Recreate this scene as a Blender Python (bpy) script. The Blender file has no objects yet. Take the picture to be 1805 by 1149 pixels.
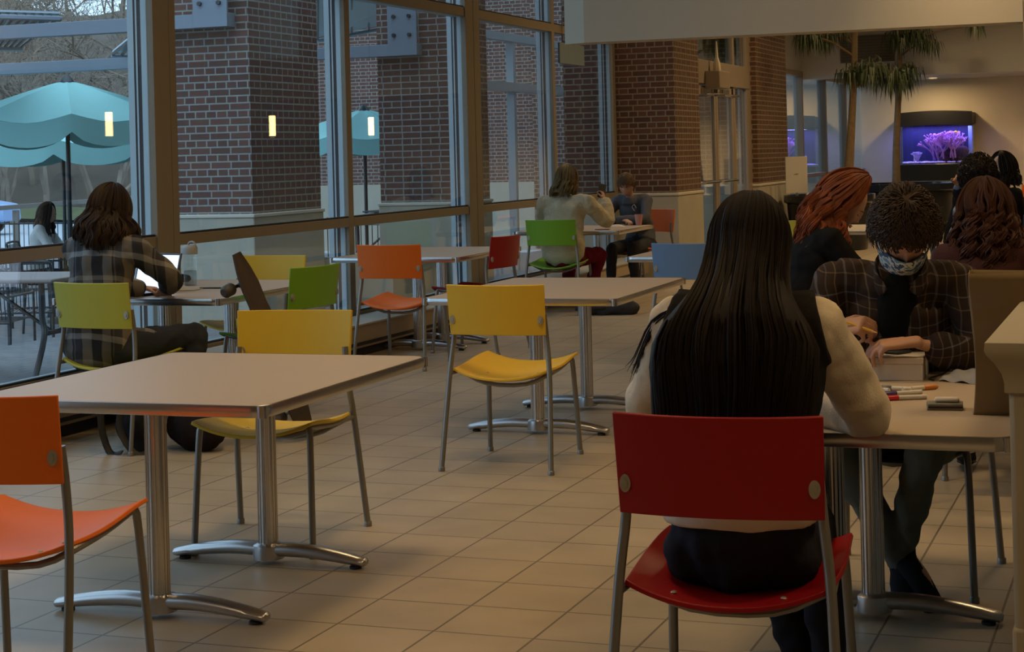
import bpy, bmesh, math, random
from mathutils import Vector, Matrix, Euler
random.seed(7)
S = bpy.context.scene
COL = S.collection
PI = math.pi
R = math.radians
# ------------------------------------------------------------------ camera, world, exposure
CAM_H, FPX, YAW, ROLL = 1.48, 3090.0, math.atan(1148 / 3090.0), 0.025
cd = bpy.data.cameras.new('camera'); cam = bpy.data.objects.new('camera', cd); COL.objects.link(cam)
cd.sensor_width = 36.0; cd.sensor_fit = 'HORIZONTAL'
cd.lens = FPX / 1805 * 36.0
cd.shift_y = (274 - 574.5) / 1805.0
cd.clip_start = 0.05; cd.clip_end = 400
cam.location = (0, 0, CAM_H)
# level camera, turned 20 degrees to the left of +Y, rolled by 1.4 degrees
cam.matrix_world = Matrix.Translation((0, 0, CAM_H)) @ Matrix.Rotation(YAW, 4, 'Z') @ Matrix.Rotation(PI / 2, 4, 'X') @ Matrix.Rotation(-ROLL, 4, 'Z')
S.camera = cam
vs = S.view_settings
vs.view_transform = 'Standard'; vs.look = 'None'; vs.gamma = 1; vs.exposure = 0.0
try: vs.use_curve_mapping = False
except Exception: pass
W = bpy.data.worlds.new('sky'); S.world = W; W.use_nodes = True
bg = W.node_tree.nodes['Background']
bg.inputs[0].default_value = (0.50, 0.68, 0.88, 1); bg.inputs[1].default_value = 2.15
glow_d = bpy.data.lights.new('zenith_glow', 'SUN'); glow = bpy.data.objects.new('zenith_glow', glow_d); COL.objects.link(glow)
glow_d.energy = 1.6; glow_d.angle = R(70); glow_d.color = (0.75, 0.86, 1.0); glow.rotation_euler = (R(18), R(-8), R(60))  # soft overhead lamp added for overcast zenith glow, brightens upward-facing surfaces
glow.location = (-20, 10, 20)
LAMP_WARM = (1.0, 0.69, 0.34)

# ------------------------------------------------------------------ materials
def nodes(m):
    m.use_nodes = True
    return m.node_tree.nodes, m.node_tree.links
MATS = {}
def mat(name, col, rough=0.5, metal=0.0, var=0.0, vscale=8.0, bump=0.0, bscale=60.0, spec=0.5, stretch=None, emit=None, es=0):
    if name in MATS: return MATS[name]
    m = bpy.data.materials.new(name); MATS[name] = m
    N, L = nodes(m); b = N['Principled BSDF']
    b.inputs['Base Color'].default_value = (*col, 1); b.inputs['Roughness'].default_value = rough
    b.inputs['Metallic'].default_value = metal; b.inputs['Specular IOR Level'].default_value = spec
    tc = N.new('ShaderNodeTexCoord'); mp = N.new('ShaderNodeMapping')
    L.new(tc.outputs['Object'], mp.inputs[0])
    if stretch: mp.inputs['Scale'].default_value = stretch
    nz = N.new('ShaderNodeTexNoise'); nz.inputs['Scale'].default_value = vscale; nz.inputs['Detail'].default_value = 4
    L.new(mp.outputs[0], nz.inputs['Vector'])
    mx = N.new('ShaderNodeMix'); mx.data_type = 'RGBA'; mx.blend_type = 'MIX'
    v = max(var, 0.02)
    mx.inputs[6].default_value = (*[max(0, c * (1 - v)) for c in col], 1)
    mx.inputs[7].default_value = (*[min(1, c * (1 + v)) for c in col], 1)
    L.new(nz.outputs[0], mx.inputs[0]); L.new(mx.outputs[2], b.inputs['Base Color'])
    if bump:
        n2 = N.new('ShaderNodeTexNoise'); n2.inputs['Scale'].default_value = bscale; n2.inputs['Detail'].default_value = 3
        L.new(mp.outputs[0], n2.inputs['Vector'])
        bp = N.new('ShaderNodeBump'); bp.inputs['Strength'].default_value = bump; bp.inputs['Distance'].default_value = 0.01
        L.new(n2.outputs[0], bp.inputs['Height']); L.new(bp.outputs[0], b.inputs['Normal'])
    if emit:
        b.inputs['Emission Color'].default_value = (*emit, 1); b.inputs['Emission Strength'].default_value = es
    return m

def mat_glass(name='window_glass', tint=(0.88, 0.93, 0.94), f0=0.04):
    if name in MATS: return MATS[name]
    m = bpy.data.materials.new(name); MATS[name] = m
    N, L = nodes(m); N.clear()
    o = N.new('ShaderNodeOutputMaterial'); t = N.new('ShaderNodeBsdfTransparent'); g = N.new('ShaderNodeBsdfGlossy')
    t.inputs[0].default_value = (*tint, 1); g.inputs['Roughness'].default_value = 0.0
    g.inputs[0].default_value = (1, 1, 1, 1)
    lw = N.new('ShaderNodeLayerWeight'); lw.inputs[0].default_value = 0.5
    p = N.new('ShaderNodeMath'); p.operation = 'POWER'; p.inputs[1].default_value = 5
    ma = N.new('ShaderNodeMath'); ma.operation = 'MULTIPLY_ADD'; ma.inputs[1].default_value = 1 - f0; ma.inputs[2].default_value = f0
    mx = N.new('ShaderNodeMixShader')
    L.new(lw.outputs['Facing'], p.inputs[0]); L.new(p.outputs[0], ma.inputs[0]); L.new(ma.outputs[0], mx.inputs[0])
    L.new(t.outputs[0], mx.inputs[1]); L.new(g.outputs[0], mx.inputs[2]); L.new(mx.outputs[0], o.inputs[0])
    return m

def mat_brick(name, c1, c2, mortar, row=0.0677, width=0.215, msize=0.008):
    m = bpy.data.materials.new(name); MATS[name] = m
    N, L = nodes(m); b = N['Principled BSDF']; b.inputs['Roughness'].default_value = 0.85
    tc = N.new('ShaderNodeTexCoord'); sp = N.new('ShaderNodeSeparateXYZ'); L.new(tc.outputs['Object'], sp.inputs[0])
    ad = N.new('ShaderNodeMath'); ad.operation = 'ADD'; L.new(sp.outputs[0], ad.inputs[0]); L.new(sp.outputs[1], ad.inputs[1])
    cb = N.new('ShaderNodeCombineXYZ'); L.new(ad.outputs[0], cb.inputs[0]); L.new(sp.outputs[2], cb.inputs[1])
    br = N.new('ShaderNodeTexBrick'); L.new(cb.outputs[0], br.inputs['Vector'])
    br.offset = 0.5; br.squash = 0.52; br.squash_frequency = 2
    br.inputs['Scale'].default_value = 1.0; br.inputs['Brick Width'].default_value = width; br.inputs['Row Height'].default_value = row
    br.inputs['Mortar Size'].default_value = msize; br.inputs['Mortar Smooth'].default_value = 0.2
    br.inputs['Color1'].default_value = (*c1, 1); br.inputs['Color2'].default_value = (*c2, 1); br.inputs['Mortar'].default_value = (*mortar, 1)
    nz = N.new('ShaderNodeTexNoise'); nz.inputs['Scale'].default_value = 30; L.new(tc.outputs['Object'], nz.inputs['Vector'])
    mx = N.new('ShaderNodeMix'); mx.data_type = 'RGBA'; mx.blend_type = 'MULTIPLY'; mx.inputs[0].default_value = 0.5
    L.new(br.outputs[0], mx.inputs[6]); L.new(nz.outputs[1], mx.inputs[7])
    hs = N.new('ShaderNodeHueSaturation'); hs.inputs['Value'].default_value = 1.5; hs.inputs['Saturation'].default_value = 0.95
    L.new(mx.outputs[2], hs.inputs['Color']); L.new(hs.outputs[0], b.inputs['Base Color'])
    bp = N.new('ShaderNodeBump'); bp.inputs['Strength'].default_value = 0.6; bp.inputs['Distance'].default_value = 0.006; bp.invert = True
    L.new(br.outputs['Fac'], bp.inputs['Height']); L.new(bp.outputs[0], b.inputs['Normal'])
    return m

def mat_tiles(name, x0, y0, sx, sy, c1, c2, grout, g=0.006, rough=0.42, offset=0.0):
    m = bpy.data.materials.new(name); MATS[name] = m
    N, L = nodes(m); b = N['Principled BSDF']; b.inputs['Roughness'].default_value = rough
    tc = N.new('ShaderNodeTexCoord'); mp = N.new('ShaderNodeMapping'); L.new(tc.outputs['Object'], mp.inputs[0])
    mp.inputs['Location'].default_value = (-x0, -y0, 0)
    br = N.new('ShaderNodeTexBrick'); L.new(mp.outputs[0], br.inputs['Vector'])
    br.offset = offset; br.squash = 1
    br.inputs['Scale'].default_value = 1.0; br.inputs['Brick Width'].default_value = sx; br.inputs['Row Height'].default_value = sy
    br.inputs['Mortar Size'].default_value = g; br.inputs['Mortar Smooth'].default_value = 0.3
    br.inputs['Color1'].default_value = (*c1, 1); br.inputs['Color2'].default_value = (*c2, 1); br.inputs['Mortar'].default_value = (*grout, 1)
    nz = N.new('ShaderNodeTexNoise'); nz.inputs['Scale'].default_value = 3.0; nz.inputs['Detail'].default_value = 6
    L.new(tc.outputs['Object'], nz.inputs['Vector'])
    mr = N.new('ShaderNodeMapRange'); mr.inputs[1].default_value = 0.3; mr.inputs[2].default_value = 0.7; mr.inputs[3].default_value = 0.86; mr.inputs[4].default_value = 1.08
    L.new(nz.outputs[0], mr.inputs[0])
    mx = N.new('ShaderNodeMix'); mx.data_type = 'RGBA'; mx.blend_type = 'MULTIPLY'; mx.inputs[0].default_value = 1
    L.new(br.outputs[0], mx.inputs[6]); L.new(mr.outputs[0], mx.inputs[7]); L.new(mx.outputs[2], b.inputs['Base Color'])
    bp = N.new('ShaderNodeBump'); bp.inputs['Strength'].default_value = 0.5; bp.inputs['Distance'].default_value = 0.003; bp.invert = True
    L.new(br.outputs['Fac'], bp.inputs['Height']); L.new(bp.outputs[0], b.inputs['Normal'])
    return m

def mat_plaid(name, size, cols_x, cols_z, ky=0.5, rough=0.9):
    """woven check: two stripe ramps (across and down) averaged"""
    m = bpy.data.materials.new(name); MATS[name] = m
    N, L = nodes(m); b = N['Principled BSDF']; b.inputs['Roughness'].default_value = rough; b.inputs['Specular IOR Level'].default_value = 0.1
    tc = N.new('ShaderNodeTexCoord'); sp = N.new('ShaderNodeSeparateXYZ'); L.new(tc.outputs['Object'], sp.inputs[0])
    nz = N.new('ShaderNodeTexNoise'); nz.inputs['Scale'].default_value = 5; L.new(tc.outputs['Object'], nz.inputs['Vector'])
    def stripe(axis, cols, k):
        a = N.new('ShaderNodeMath'); a.operation = 'MULTIPLY_ADD'; a.inputs[1].default_value = k
        L.new(sp.outputs[1], a.inputs[0]); L.new(sp.outputs[axis], a.inputs[2])
        w = N.new('ShaderNodeMath'); w.operation = 'MULTIPLY_ADD'; w.inputs[1].default_value = 0.05
        L.new(nz.outputs[0], w.inputs[0]); L.new(a.outputs[0], w.inputs[2])
        d = N.new('ShaderNodeMath'); d.operation = 'MULTIPLY'; d.inputs[1].default_value = 1 / size; L.new(w.outputs[0], d.inputs[0])
        f = N.new('ShaderNodeMath'); f.operation = 'FRACT'; L.new(d.outputs[0], f.inputs[0])
        r = N.new('ShaderNodeValToRGB'); r.color_ramp.interpolation = 'CONSTANT'
        e = r.color_ramp.elements
        while len(e) > 1: e.remove(e[-1])
        e[0].position = 0; e[0].color = (*cols[0][1], 1)
        for p, c in cols[1:]:
            q = e.new(p); q.color = (*c, 1)
        L.new(f.outputs[0], r.inputs[0]); return r
    rx = stripe(0, cols_x, ky); rz = stripe(2, cols_z, 0.35)
    mx = N.new('ShaderNodeMix'); mx.data_type = 'RGBA'; mx.inputs[0].default_value = 0.5
    L.new(rx.outputs[0], mx.inputs[6]); L.new(rz.outputs[0], mx.inputs[7]); L.new(mx.outputs[2], b.inputs['Base Color'])
    return m

def mat_ribbed(name, col, k, rough=0.3, alpha=0.5):
    m = bpy.data.materials.new(name); MATS[name] = m
    N, L = nodes(m); b = N['Principled BSDF']; b.inputs['Roughness'].default_value = rough
    b.inputs['Transmission Weight'].default_value = 0.0
    tc = N.new('ShaderNodeTexCoord'); w = N.new('ShaderNodeTexWave'); w.wave_type = 'BANDS'; w.bands_direction = 'Y'
    w.inputs['Scale'].default_value = k; L.new(tc.outputs['Object'], w.inputs['Vector'])
    r = N.new('ShaderNodeValToRGB'); r.color_ramp.elements[0].color = (col[0] * .45, col[1] * .45, col[2] * .5, 1); r.color_ramp.elements[0].position = 0.12
    r.color_ramp.elements[1].color = (*col, 1); r.color_ramp.elements[1].position = 0.3
    L.new(w.outputs[0], r.inputs[0]); L.new(r.outputs[0], b.inputs['Base Color'])
    t = N.new('ShaderNodeBsdfTranslucent'); t.inputs[0].default_value = (*col, 1)
    mx = N.new('ShaderNodeMixShader'); mx.inputs[0].default_value = alpha
    o = N['Material Output']; L.new(b.outputs[0], mx.inputs[1]); L.new(t.outputs[0], mx.inputs[2]); L.new(mx.outputs[0], o.inputs[0])
    L.new(r.outputs[0], t.inputs[0])
    return m

# ------------------------------------------------------------------ geometry helpers
def V(*a): return Vector(a)
def frame(d, ref=None):
    d = Vector(d).normalized()
    r = Vector(ref) if ref is not None else (V(0, 0, 1) if abs(d.z) < 0.95 else V(0, 1, 0))
    a = r - d * r.dot(d)
    if a.length < 1e-4:
        r = V(1, 0, 0); a = r - d * r.dot(d)
    a.normalize()
    return a, d.cross(a)
def smooth_path(pts, k=4):
    pts = [Vector(p) for p in pts]
    if len(pts) < 3: return pts
    P = [pts[0] * 2 - pts[1]] + pts + [pts[-1] * 2 - pts[-2]]
    out = []
    for i in range(1, len(P) - 2):
        for j in range(k):
            t = j / k
            p0, p1, p2, p3 = P[i - 1], P[i], P[i + 1], P[i + 2]
            out.append(0.5 * ((2 * p1) + (p2 - p0) * t + (2 * p0 - 5 * p1 + 4 * p2 - p3) * t * t + (3 * p1 - p0 - 3 * p2 + p3) * t ** 3))
    out.append(pts[-1]); return out
def lerp_list(v, n):
    m = len(v) - 1; o = []
    for i in range(n):
        t = i / (n - 1) * m; k = min(int(t), m - 1); f = t - k
        a, b = v[k], v[k + 1]
        if isinstance(a, tuple) or isinstance(b, tuple):
            a = a if isinstance(a, tuple) else (a, a); b = b if isinstance(b, tuple) else (b, b)
            o.append((a[0] * (1 - f) + b[0] * f, a[1] * (1 - f) + b[1] * f))
        else: o.append(a * (1 - f) + b * f)
    return o
class MB:
    def __init__(s): s.v = []; s.f = []
    def add(s, vs, fs):
        o = len(s.v); s.v += [Vector(v) for v in vs]; s.f += [tuple(i + o for i in f) for f in fs]; return s
    def box(s, c, d, rot=None):
        x, y, z = d[0] / 2, d[1] / 2, d[2] / 2
        vs = [V(a * x, b * y, e * z) for a in (-1, 1) for b in (-1, 1) for e in (-1, 1)]
        if rot is not None:
            M = rot if isinstance(rot, Matrix) else Euler(rot).to_matrix()
            vs = [M @ v for v in vs]
        vs = [v + Vector(c) for v in vs]
        return s.add(vs, [(0, 1, 3, 2), (4, 6, 7, 5), (0, 4, 5, 1), (2, 3, 7, 6), (0, 2, 6, 4), (1, 5, 7, 3)])
    def bx(s, x0, x1, y0, y1, z0, z1): return s.box(((x0 + x1) / 2, (y0 + y1) / 2, (z0 + z1) / 2), (abs(x1 - x0), abs(y1 - y0), abs(z1 - z0)))
    def tube(s, pts, rad, n=10, ref=None, caps=True, smooth=0, rounded=True):
        pts = [Vector(p) for p in pts]
        if not isinstance(rad, (list, tuple)) : rad = [rad] * len(pts)
        rad = list(rad)
        if smooth:
            pts = smooth_path(pts, smooth); rad = lerp_list(rad, len(pts))
        if len(rad) != len(pts): rad = lerp_list(rad, len(pts))
        rr = [r if isinstance(r, tuple) else (r, r) for r in rad]
        dirs = []
        for i in range(len(pts)):
            a = pts[max(i - 1, 0)]; b = pts[min(i + 1, len(pts) - 1)]
            d = b - a
            dirs.append(d.normalized() if d.length > 1e-9 else V(0, 0, 1))
        A, B = frame(dirs[0], ref); rings = []
        def ring(c, d, ra, rb):
            nonlocal A
            A2 = (Vector(ref) - d * Vector(ref).dot(d)) if ref is not None else (A - d * A.dot(d))
            if A2.length > 1e-4: A = A2.normalized()
            Bv = d.cross(A)
            rings.append([c + A * (ra * math.cos(2 * PI * k / n)) + Bv * (rb * math.sin(2 * PI * k / n)) for k in range(n)])
        if caps and rounded:
            r = min(rr[0]); ring(pts[0] - dirs[0] * r * .6, dirs[0], rr[0][0] * .55, rr[0][1] * .55); ring(pts[0] - dirs[0] * r * .3, dirs[0], rr[0][0] * .85, rr[0][1] * .85)
        for p, d, (ra, rb) in zip(pts, dirs, rr): ring(p, d, ra, rb)
        if caps and rounded:
            r = min(rr[-1]); ring(pts[-1] + dirs[-1] * r * .3, dirs[-1], rr[-1][0] * .85, rr[-1][1] * .85); ring(pts[-1] + dirs[-1] * r * .6, dirs[-1], rr[-1][0] * .55, rr[-1][1] * .55)
        vs = [v for q in rings for v in q]; fs = []
        for i in range(len(rings) - 1):
            for k in range(n):
                fs.append((i * n + k, i * n + (k + 1) % n, (i + 1) * n + (k + 1) % n, (i + 1) * n + k))
        if caps:
            fs.append(tuple(range(n))[::-1]); fs.append(tuple((len(rings) - 1) * n + k for k in range(n)))
        return s.add(vs, fs)
    def lathe(s, prof, n=24, c=(0, 0, 0), cap=True):
        c = Vector(c); vs = []; fs = []
        for r, z in prof:
            vs += [c + V(r * math.cos(2 * PI * k / n), r * math.sin(2 * PI * k / n), z) for k in range(n)]
        for i in range(len(prof) - 1):
            for k in range(n): fs.append((i * n + k, i * n + (k + 1) % n, (i + 1) * n + (k + 1) % n, (i + 1) * n + k))
        if cap: fs += [tuple(range(n))[::-1], tuple((len(prof) - 1) * n + k for k in range(n))]
        return s.add(vs, fs)
    def ball(s, c, r, n=16, m=10, M=None):
        r = r if isinstance(r, tuple) else (r, r, r); c = Vector(c); vs = []; fs = []
        for i in range(m + 1):
            a = PI * i / m
            for k in range(n):
                v = V(r[0] * math.sin(a) * math.cos(2 * PI * k / n), r[1] * math.sin(a) * math.sin(2 * PI * k / n), r[2] * math.cos(a))
                vs.append((M @ v if M else v) + c)
        for i in range(m):
            for k in range(n): fs.append((i * n + k, (i + 1) * n + k, (i + 1) * n + (k + 1) % n, i * n + (k + 1) % n))
        return s.add(vs, fs)
    def grid(s, fn, nu, nv, thick=None):
        """surface fn(u,v) with u,v in 0..1; thick: vector function or float (z)"""
        top = [[Vector(fn(i / nu, j / nv)) for j in range(nv + 1)] for i in range(nu + 1)]
        vs = [p for r in top for p in r]; w = nv + 1; fs = []
        for i in range(nu):
            for j in range(nv): fs.append((i * w + j, (i + 1) * w + j, (i + 1) * w + j + 1, i * w + j + 1))
        if thick:
            nn = len(vs)
            # vertex normals by finite difference
            for i in range(nu + 1):
                for j in range(nv + 1):
                    du = top[min(i + 1, nu)][j] - top[max(i - 1, 0)][j]; dv = top[i][min(j + 1, nv)] - top[i][max(j - 1, 0)]
                    q = du.cross(dv)
                    q = q.normalized() if q.length > 1e-9 else V(0, 0, 1)
                    vs.append(top[i][j] - q * thick)
            fs += [tuple(nn + k for k in f)[::-1] for f in fs[:nu * nv]]
            for i in range(nu):
                a, b = i * w, (i + 1) * w; fs.append((b, a, nn + a, nn + b)); a, b = i * w + nv, (i + 1) * w + nv; fs.append((a, b, nn + b, nn + a))
            for j in range(nv):
                a, b = j, j + 1; fs.append((a, b, nn + b, nn + a)); a, b = nu * w + j, nu * w + j + 1; fs.append((b, a, nn + a, nn + b))
        return s.add(vs, fs)
    def prism(s, poly, z0, z1):
        n = len(poly); vs = [V(x, y, z0) for x, y in poly] + [V(x, y, z1) for x, y in poly]
        return s.add(vs, [tuple(range(n))[::-1], tuple(range(n, 2 * n))] + [(k, (k + 1) % n, n + (k + 1) % n, n + k) for k in range(n)])
    def build(s, name, m, parent=None, smooth=True, bevel=0, remesh=0, fold=0, fsize=0.12, sub=0, soft=0, clean=True):
        me = bpy.data.meshes.new(name); me.from_pydata([tuple(v) for v in s.v], [], s.f); me.validate()
        if clean and not remesh:
            bm = bmesh.new(); bm.from_mesh(me); bmesh.ops.remove_doubles(bm, verts=bm.verts, dist=1e-5)
            bmesh.ops.recalc_face_normals(bm, faces=bm.faces); bm.to_mesh(me); bm.free()
        me.materials.append(m)
        o = bpy.data.objects.new(name, me); COL.objects.link(o)
        if parent is not None: o.parent = parent
        if smooth:
            me.polygons.foreach_set('use_smooth', [True] * len(me.polygons))
            if not remesh: me.set_sharp_from_angle(angle=R(38))
        if bevel:
            b = o.modifiers.new('bevel', 'BEVEL'); b.width = bevel; b.segments = 2; b.limit_method = 'ANGLE'
        if remesh:
            r = o.modifiers.new('remesh', 'REMESH'); r.mode = 'VOXEL'; r.voxel_size = remesh; r.use_smooth_shade = True
            if soft:
                q = o.modifiers.new('smooth', 'SMOOTH'); q.factor = 0.5; q.iterations = soft
        if sub:
            q = o.modifiers.new('sub', 'SUBSURF'); q.levels = sub; q.render_levels = sub
        if fold:
            t = bpy.data.textures.new(name + '_folds', 'CLOUDS'); t.noise_scale = fsize; t.noise_depth = 1
            q = o.modifiers.new('folds', 'DISPLACE'); q.texture = t; q.strength = fold; q.mid_level = 0.38; q.texture_coords = 'LOCAL'
        return o
def tag(o, label=None, cat=None, group=None, kind=None):
    if label: o['label'] = label
    if cat: o['category'] = cat
    if group: o['group'] = group
    if kind: o['kind'] = kind
    return o
def thing(name, label, cat, loc=(0, 0, 0), rz=0, group=None):
    o = bpy.data.objects.new(name, None); COL.objects.link(o); o.empty_display_size = 0.1
    o.location = loc; o.rotation_euler = (0, 0, rz)
    return tag(o, label, cat, group)
def struct(name, mb, m, **k): return tag(mb.build(name, m, **k), kind='structure')
def link_copy(o, parent=None):
    c = o.copy(); COL.objects.link(c)
    if parent is not None: c.parent = parent
    for ch in o.children: link_copy(ch, c)
    return c
def setmat(o, m):
    for sl in o.material_slots: sl.link = 'OBJECT'; sl.material = m

# ------------------------------------------------------------------ shared materials
brick_in = mat_brick('brick_red', (0.095, 0.036, 0.019), (0.060, 0.025, 0.015), (0.17, 0.14, 0.10))
brick_far = mat_brick('brick_far', (0.115, 0.048, 0.034), (0.080, 0.036, 0.028), (0.215, 0.215, 0.195))
stone = mat('limestone', (0.36, 0.33, 0.26), 0.8, var=0.12, vscale=3, bump=0.1)
bronze = mat('bronze_paint', (0.21, 0.175, 0.125), 0.55, var=0.05)
alu_out = mat('aluminium_light', (0.34, 0.40, 0.43), 0.5, 0.2)
gasket = mat('black_gasket', (0.012, 0.012, 0.014), 0.6)
plaster = mat('plaster_warm', (0.42, 0.37, 0.28), 0.9, var=0.03)
plaster_cool = mat('plaster_grey', (0.42, 0.42, 0.41), 0.9, var=0.03)
dark_metal = mat('dark_grey_metal', (0.05, 0.055, 0.06), 0.4, 0.6)
steel = mat('brushed_steel', (0.56, 0.55, 0.54), 0.24, 1.0)
cast_alu = mat('cast_aluminium', (0.50, 0.50, 0.51), 0.30, 1.0)
leg_paint = mat('grey_leg_paint', (0.23, 0.22, 0.20), 0.38, 0.6)
rubber = mat('black_rubber', (0.015, 0.015, 0.015), 0.7)
laminate = mat('beige_laminate', (0.44, 0.345, 0.25), 0.42, var=0.05, vscale=90)
glass = mat_glass()
clear = mat_glass('clear_plastic', (0.93, 0.95, 0.95), 0.05)

# ------------------------------------------------------------------ lamps of the room (real fixtures)
lamp_face = mat('lamp_lens', (1, .8, .5), 0.4, emit=(1.0, 0.72, 0.42), es=4)
trim_white = mat('lamp_trim_white', (0.6, 0.58, 0.54), 0.5)
def downlight(x, y, z, energy, size=0.45, spread=150, col=LAMP_WARM, where=''):
    t = thing('recessed_ceiling_lamp', 'round recessed ceiling lamp ' + where, 'ceiling lamp', (x, y, z), 0)
    MB().lathe([(0.13, -0.012), (0.13, 0.0), (0.09, 0.0), (0.09, -0.012)], 24, cap=False).build('trim_ring', trim_white, t)
    MB().lathe([(0.088, -0.006), (0.088, -0.001)], 20).build('lens', lamp_face, t)
    if energy > 0:
        l = bpy.data.lights.new('ceiling_lamp_light', 'AREA'); l.shape = 'DISK'; l.size = size; l.energy = energy; l.color = col; l.spread = R(spread)
        o = bpy.data.objects.new('ceiling_lamp_light', l); COL.objects.link(o); o.parent = t; o.location = (0, 0, -0.03)
    return t
# ------------------------------------------------------------------ the room: floor, walls, ceiling
WX = -6.05                       # glass line of the window wall
floor_m = mat_tiles('floor_tiles', -2.506, 5.04, 0.3325, 0.32, (0.41, 0.325, 0.215), (0.375, 0.30, 0.20), (0.15, 0.115, 0.075), 0.0045, 0.40)
struct('floor', MB().bx(-6.12, 6.3, -4.2, 38.2, -0.12, 0), floor_m, smooth=False)
wall_m = plaster
struct('wall_right', MB().bx(6.0, 6.2, -4, 38, 0, 4.6), wall_m, smooth=False)
struct('wall_back', MB().bx(-6.05, 6.0, -4.2, -4.0, 0, 4.6), wall_m, smooth=False)
struct('wall_far', MB().bx(-6.05, 6.0, 37.8, 38.0, 0, 4.6), mat('plaster_far', (0.56, 0.50, 0.40), 0.9, var=0.03), smooth=False)
struct('wall_left', MB().bx(-6.15, -6.05, -4, 1.6, 0, 4.6), wall_m, smooth=False)
struct('ceiling', MB().bx(-6.3, 6.3, -4.2, 38.2, 4.6, 4.75), mat('ceiling_paint', (0.42, 0.38, 0.31), 0.9), smooth=False)
# alcove: bulkhead and low ceiling in front of the aquarium wall
b = MB().bx(-6.05, 6.0, 31.0, 31.25, 2.70, 4.6)
struct('wall_bulkhead', b, mat('plaster_bulkhead', (0.50, 0.50, 0.50), 0.9), smooth=False)
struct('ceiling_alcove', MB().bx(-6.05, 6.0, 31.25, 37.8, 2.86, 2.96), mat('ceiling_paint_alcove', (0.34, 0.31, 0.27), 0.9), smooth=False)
# near soffit beam with a chamfered end towards the windows
s = MB().prism([(-0.98, 14.0), (-4.53, 14.0), (-4.74, 14.12), (-4.74, 14.3), (-0.98, 14.3)], 2.41, 4.6)
struct('trim_soffit', s, mat('soffit_paint', (0.43, 0.38, 0.295), 0.9), smooth=False)
struct('wall_column', MB().bx(-0.985, -0.4, 14.0, 14.4, 0, 4.6), mat('column_paint', (0.38, 0.31, 0.21), 0.85), smooth=False)
# half wall with cap at the right
cap = thing('half_wall', 'low beige half wall with an overhanging moulded cap in the right foreground', 'low wall', (-0.085, 5.1, 0))
MB().bx(-0.245, 0.6, -1.13, 1.1, 0, 0.97).build('panel', mat('half_wall_paint', (0.35, 0.295, 0.20), 0.6, var=0.04), cap, bevel=0.012)
MB().bx(-0.250, 0.602, -1.135, 1.1, 0, 0.42).build('lower_panel', mat('half_wall_paint', (0.35, 0.295, 0.20), 0.6, var=0.04), cap, bevel=0.01)
pm = MB(); vs = []; fs = []
for (o_, z) in ((0.0, 0.93), (0.008, 0.935), (0.008, 0.955), (0.012, 0.975), (0.026, 1.0), (0.042, 1.02), (0.046, 1.03), (0.044, 1.047), (0.038, 1.05)):
    vs += [(-0.245 - o_, -1.13 - o_, z), (0.65, -1.13 - o_, z), (0.65, 1.12, z), (-0.245 - o_, 1.12, z)]
for i in range(8):
    for k in range(4): fs.append((i * 4 + k, i * 4 + (k + 1) % 4, i * 4 + 4 + (k + 1) % 4, i * 4 + 4 + k))
pm.add(vs, fs + [(3, 2, 1, 0), (32, 33, 34, 35)])
pm.build('cap', mat('cap_laminate', (0.38, 0.32, 0.22), 0.5), cap)

# ------------------------------------------------------------------ window wall
HEAVY = [(4.49, 4.76), (9.67, 9.94), (15.03, 15.38)]
THIN = [(7.2, 7.28), (12.49, 12.58), (17.50, 17.58), (19.66, 19.76)]
posts = sorted(HEAVY + THIN)
ends = [(1.55, 1.6)] + posts
wn = 0
for i, (a, c) in enumerate(posts):
    m = MB().bx(WX - 0.01, WX + (0.04 if c - a > .2 else 0.03), a, c, 0, 4.6)
    if c - a > .2: m.bx(WX + .04, WX + .043, a + .19, a + .195, 0, 4.6)
    wn += 1
    o = struct('trim_%d' % wn, m, bronze, bevel=0.004)
    m2 = MB().bx(WX - 0.050, WX - 0.010, a, c, 0, 4.6).bx(WX - 0.090, WX - 0.078, a, c, 0, 4.6).bx(WX - 0.150, WX - 0.105, a, c, 0, 4.6)
    m2.build('outer_cap', alu_out, o, smooth=False)
    MB().bx(WX - 0.078, WX - 0.050, a + .003, c - .003, 0, 4.6).bx(WX - 0.105, WX - 0.090, a + .003, c - .003, 0, 4.6).build('gasket', gasket, o, smooth=False)
for i in range(len(ends) - 1):
    y0, y1 = ends[i][1], ends[i + 1][0]
    w = MB()
    for (z0, z1) in ((0.19, 0.27), (0.95, 1.02), (2.775, 2.86), (4.5, 4.6)):
        w.bx(WX - .012, WX + 0.03, y0, y1, z0, z1)
    o = struct('window_%d' % (i + 1), w, bronze, bevel=0.003)
    g = MB()
    for z in (0.27, 1.02, 2.86): g.bx(WX - .008, WX + .02, y0, y1, z, z + 0.014)
    g.build('gasket', gasket, o, smooth=False)
    oc = MB()
    for (z0, z1) in ((0.19, 0.27), (0.95, 1.02), (2.775, 2.86)): oc.bx(WX - .10, WX - 0.012, y0, y1, z0, z1)
    oc.build('outer_cap', alu_out, o, smooth=False)
    for (z0, z1) in ((0.27, 0.95), (1.02, 2.775), (2.86, 4.5)):
        MB().bx(WX - .004, WX + .004, y0, y1, z0, z1).build('pane', glass, o, smooth=False)
struct('trim_base', MB().bx(-6.15, WX + .06, 1.6, 19.8, 0, 0.19), stone, smooth=False)
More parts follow.
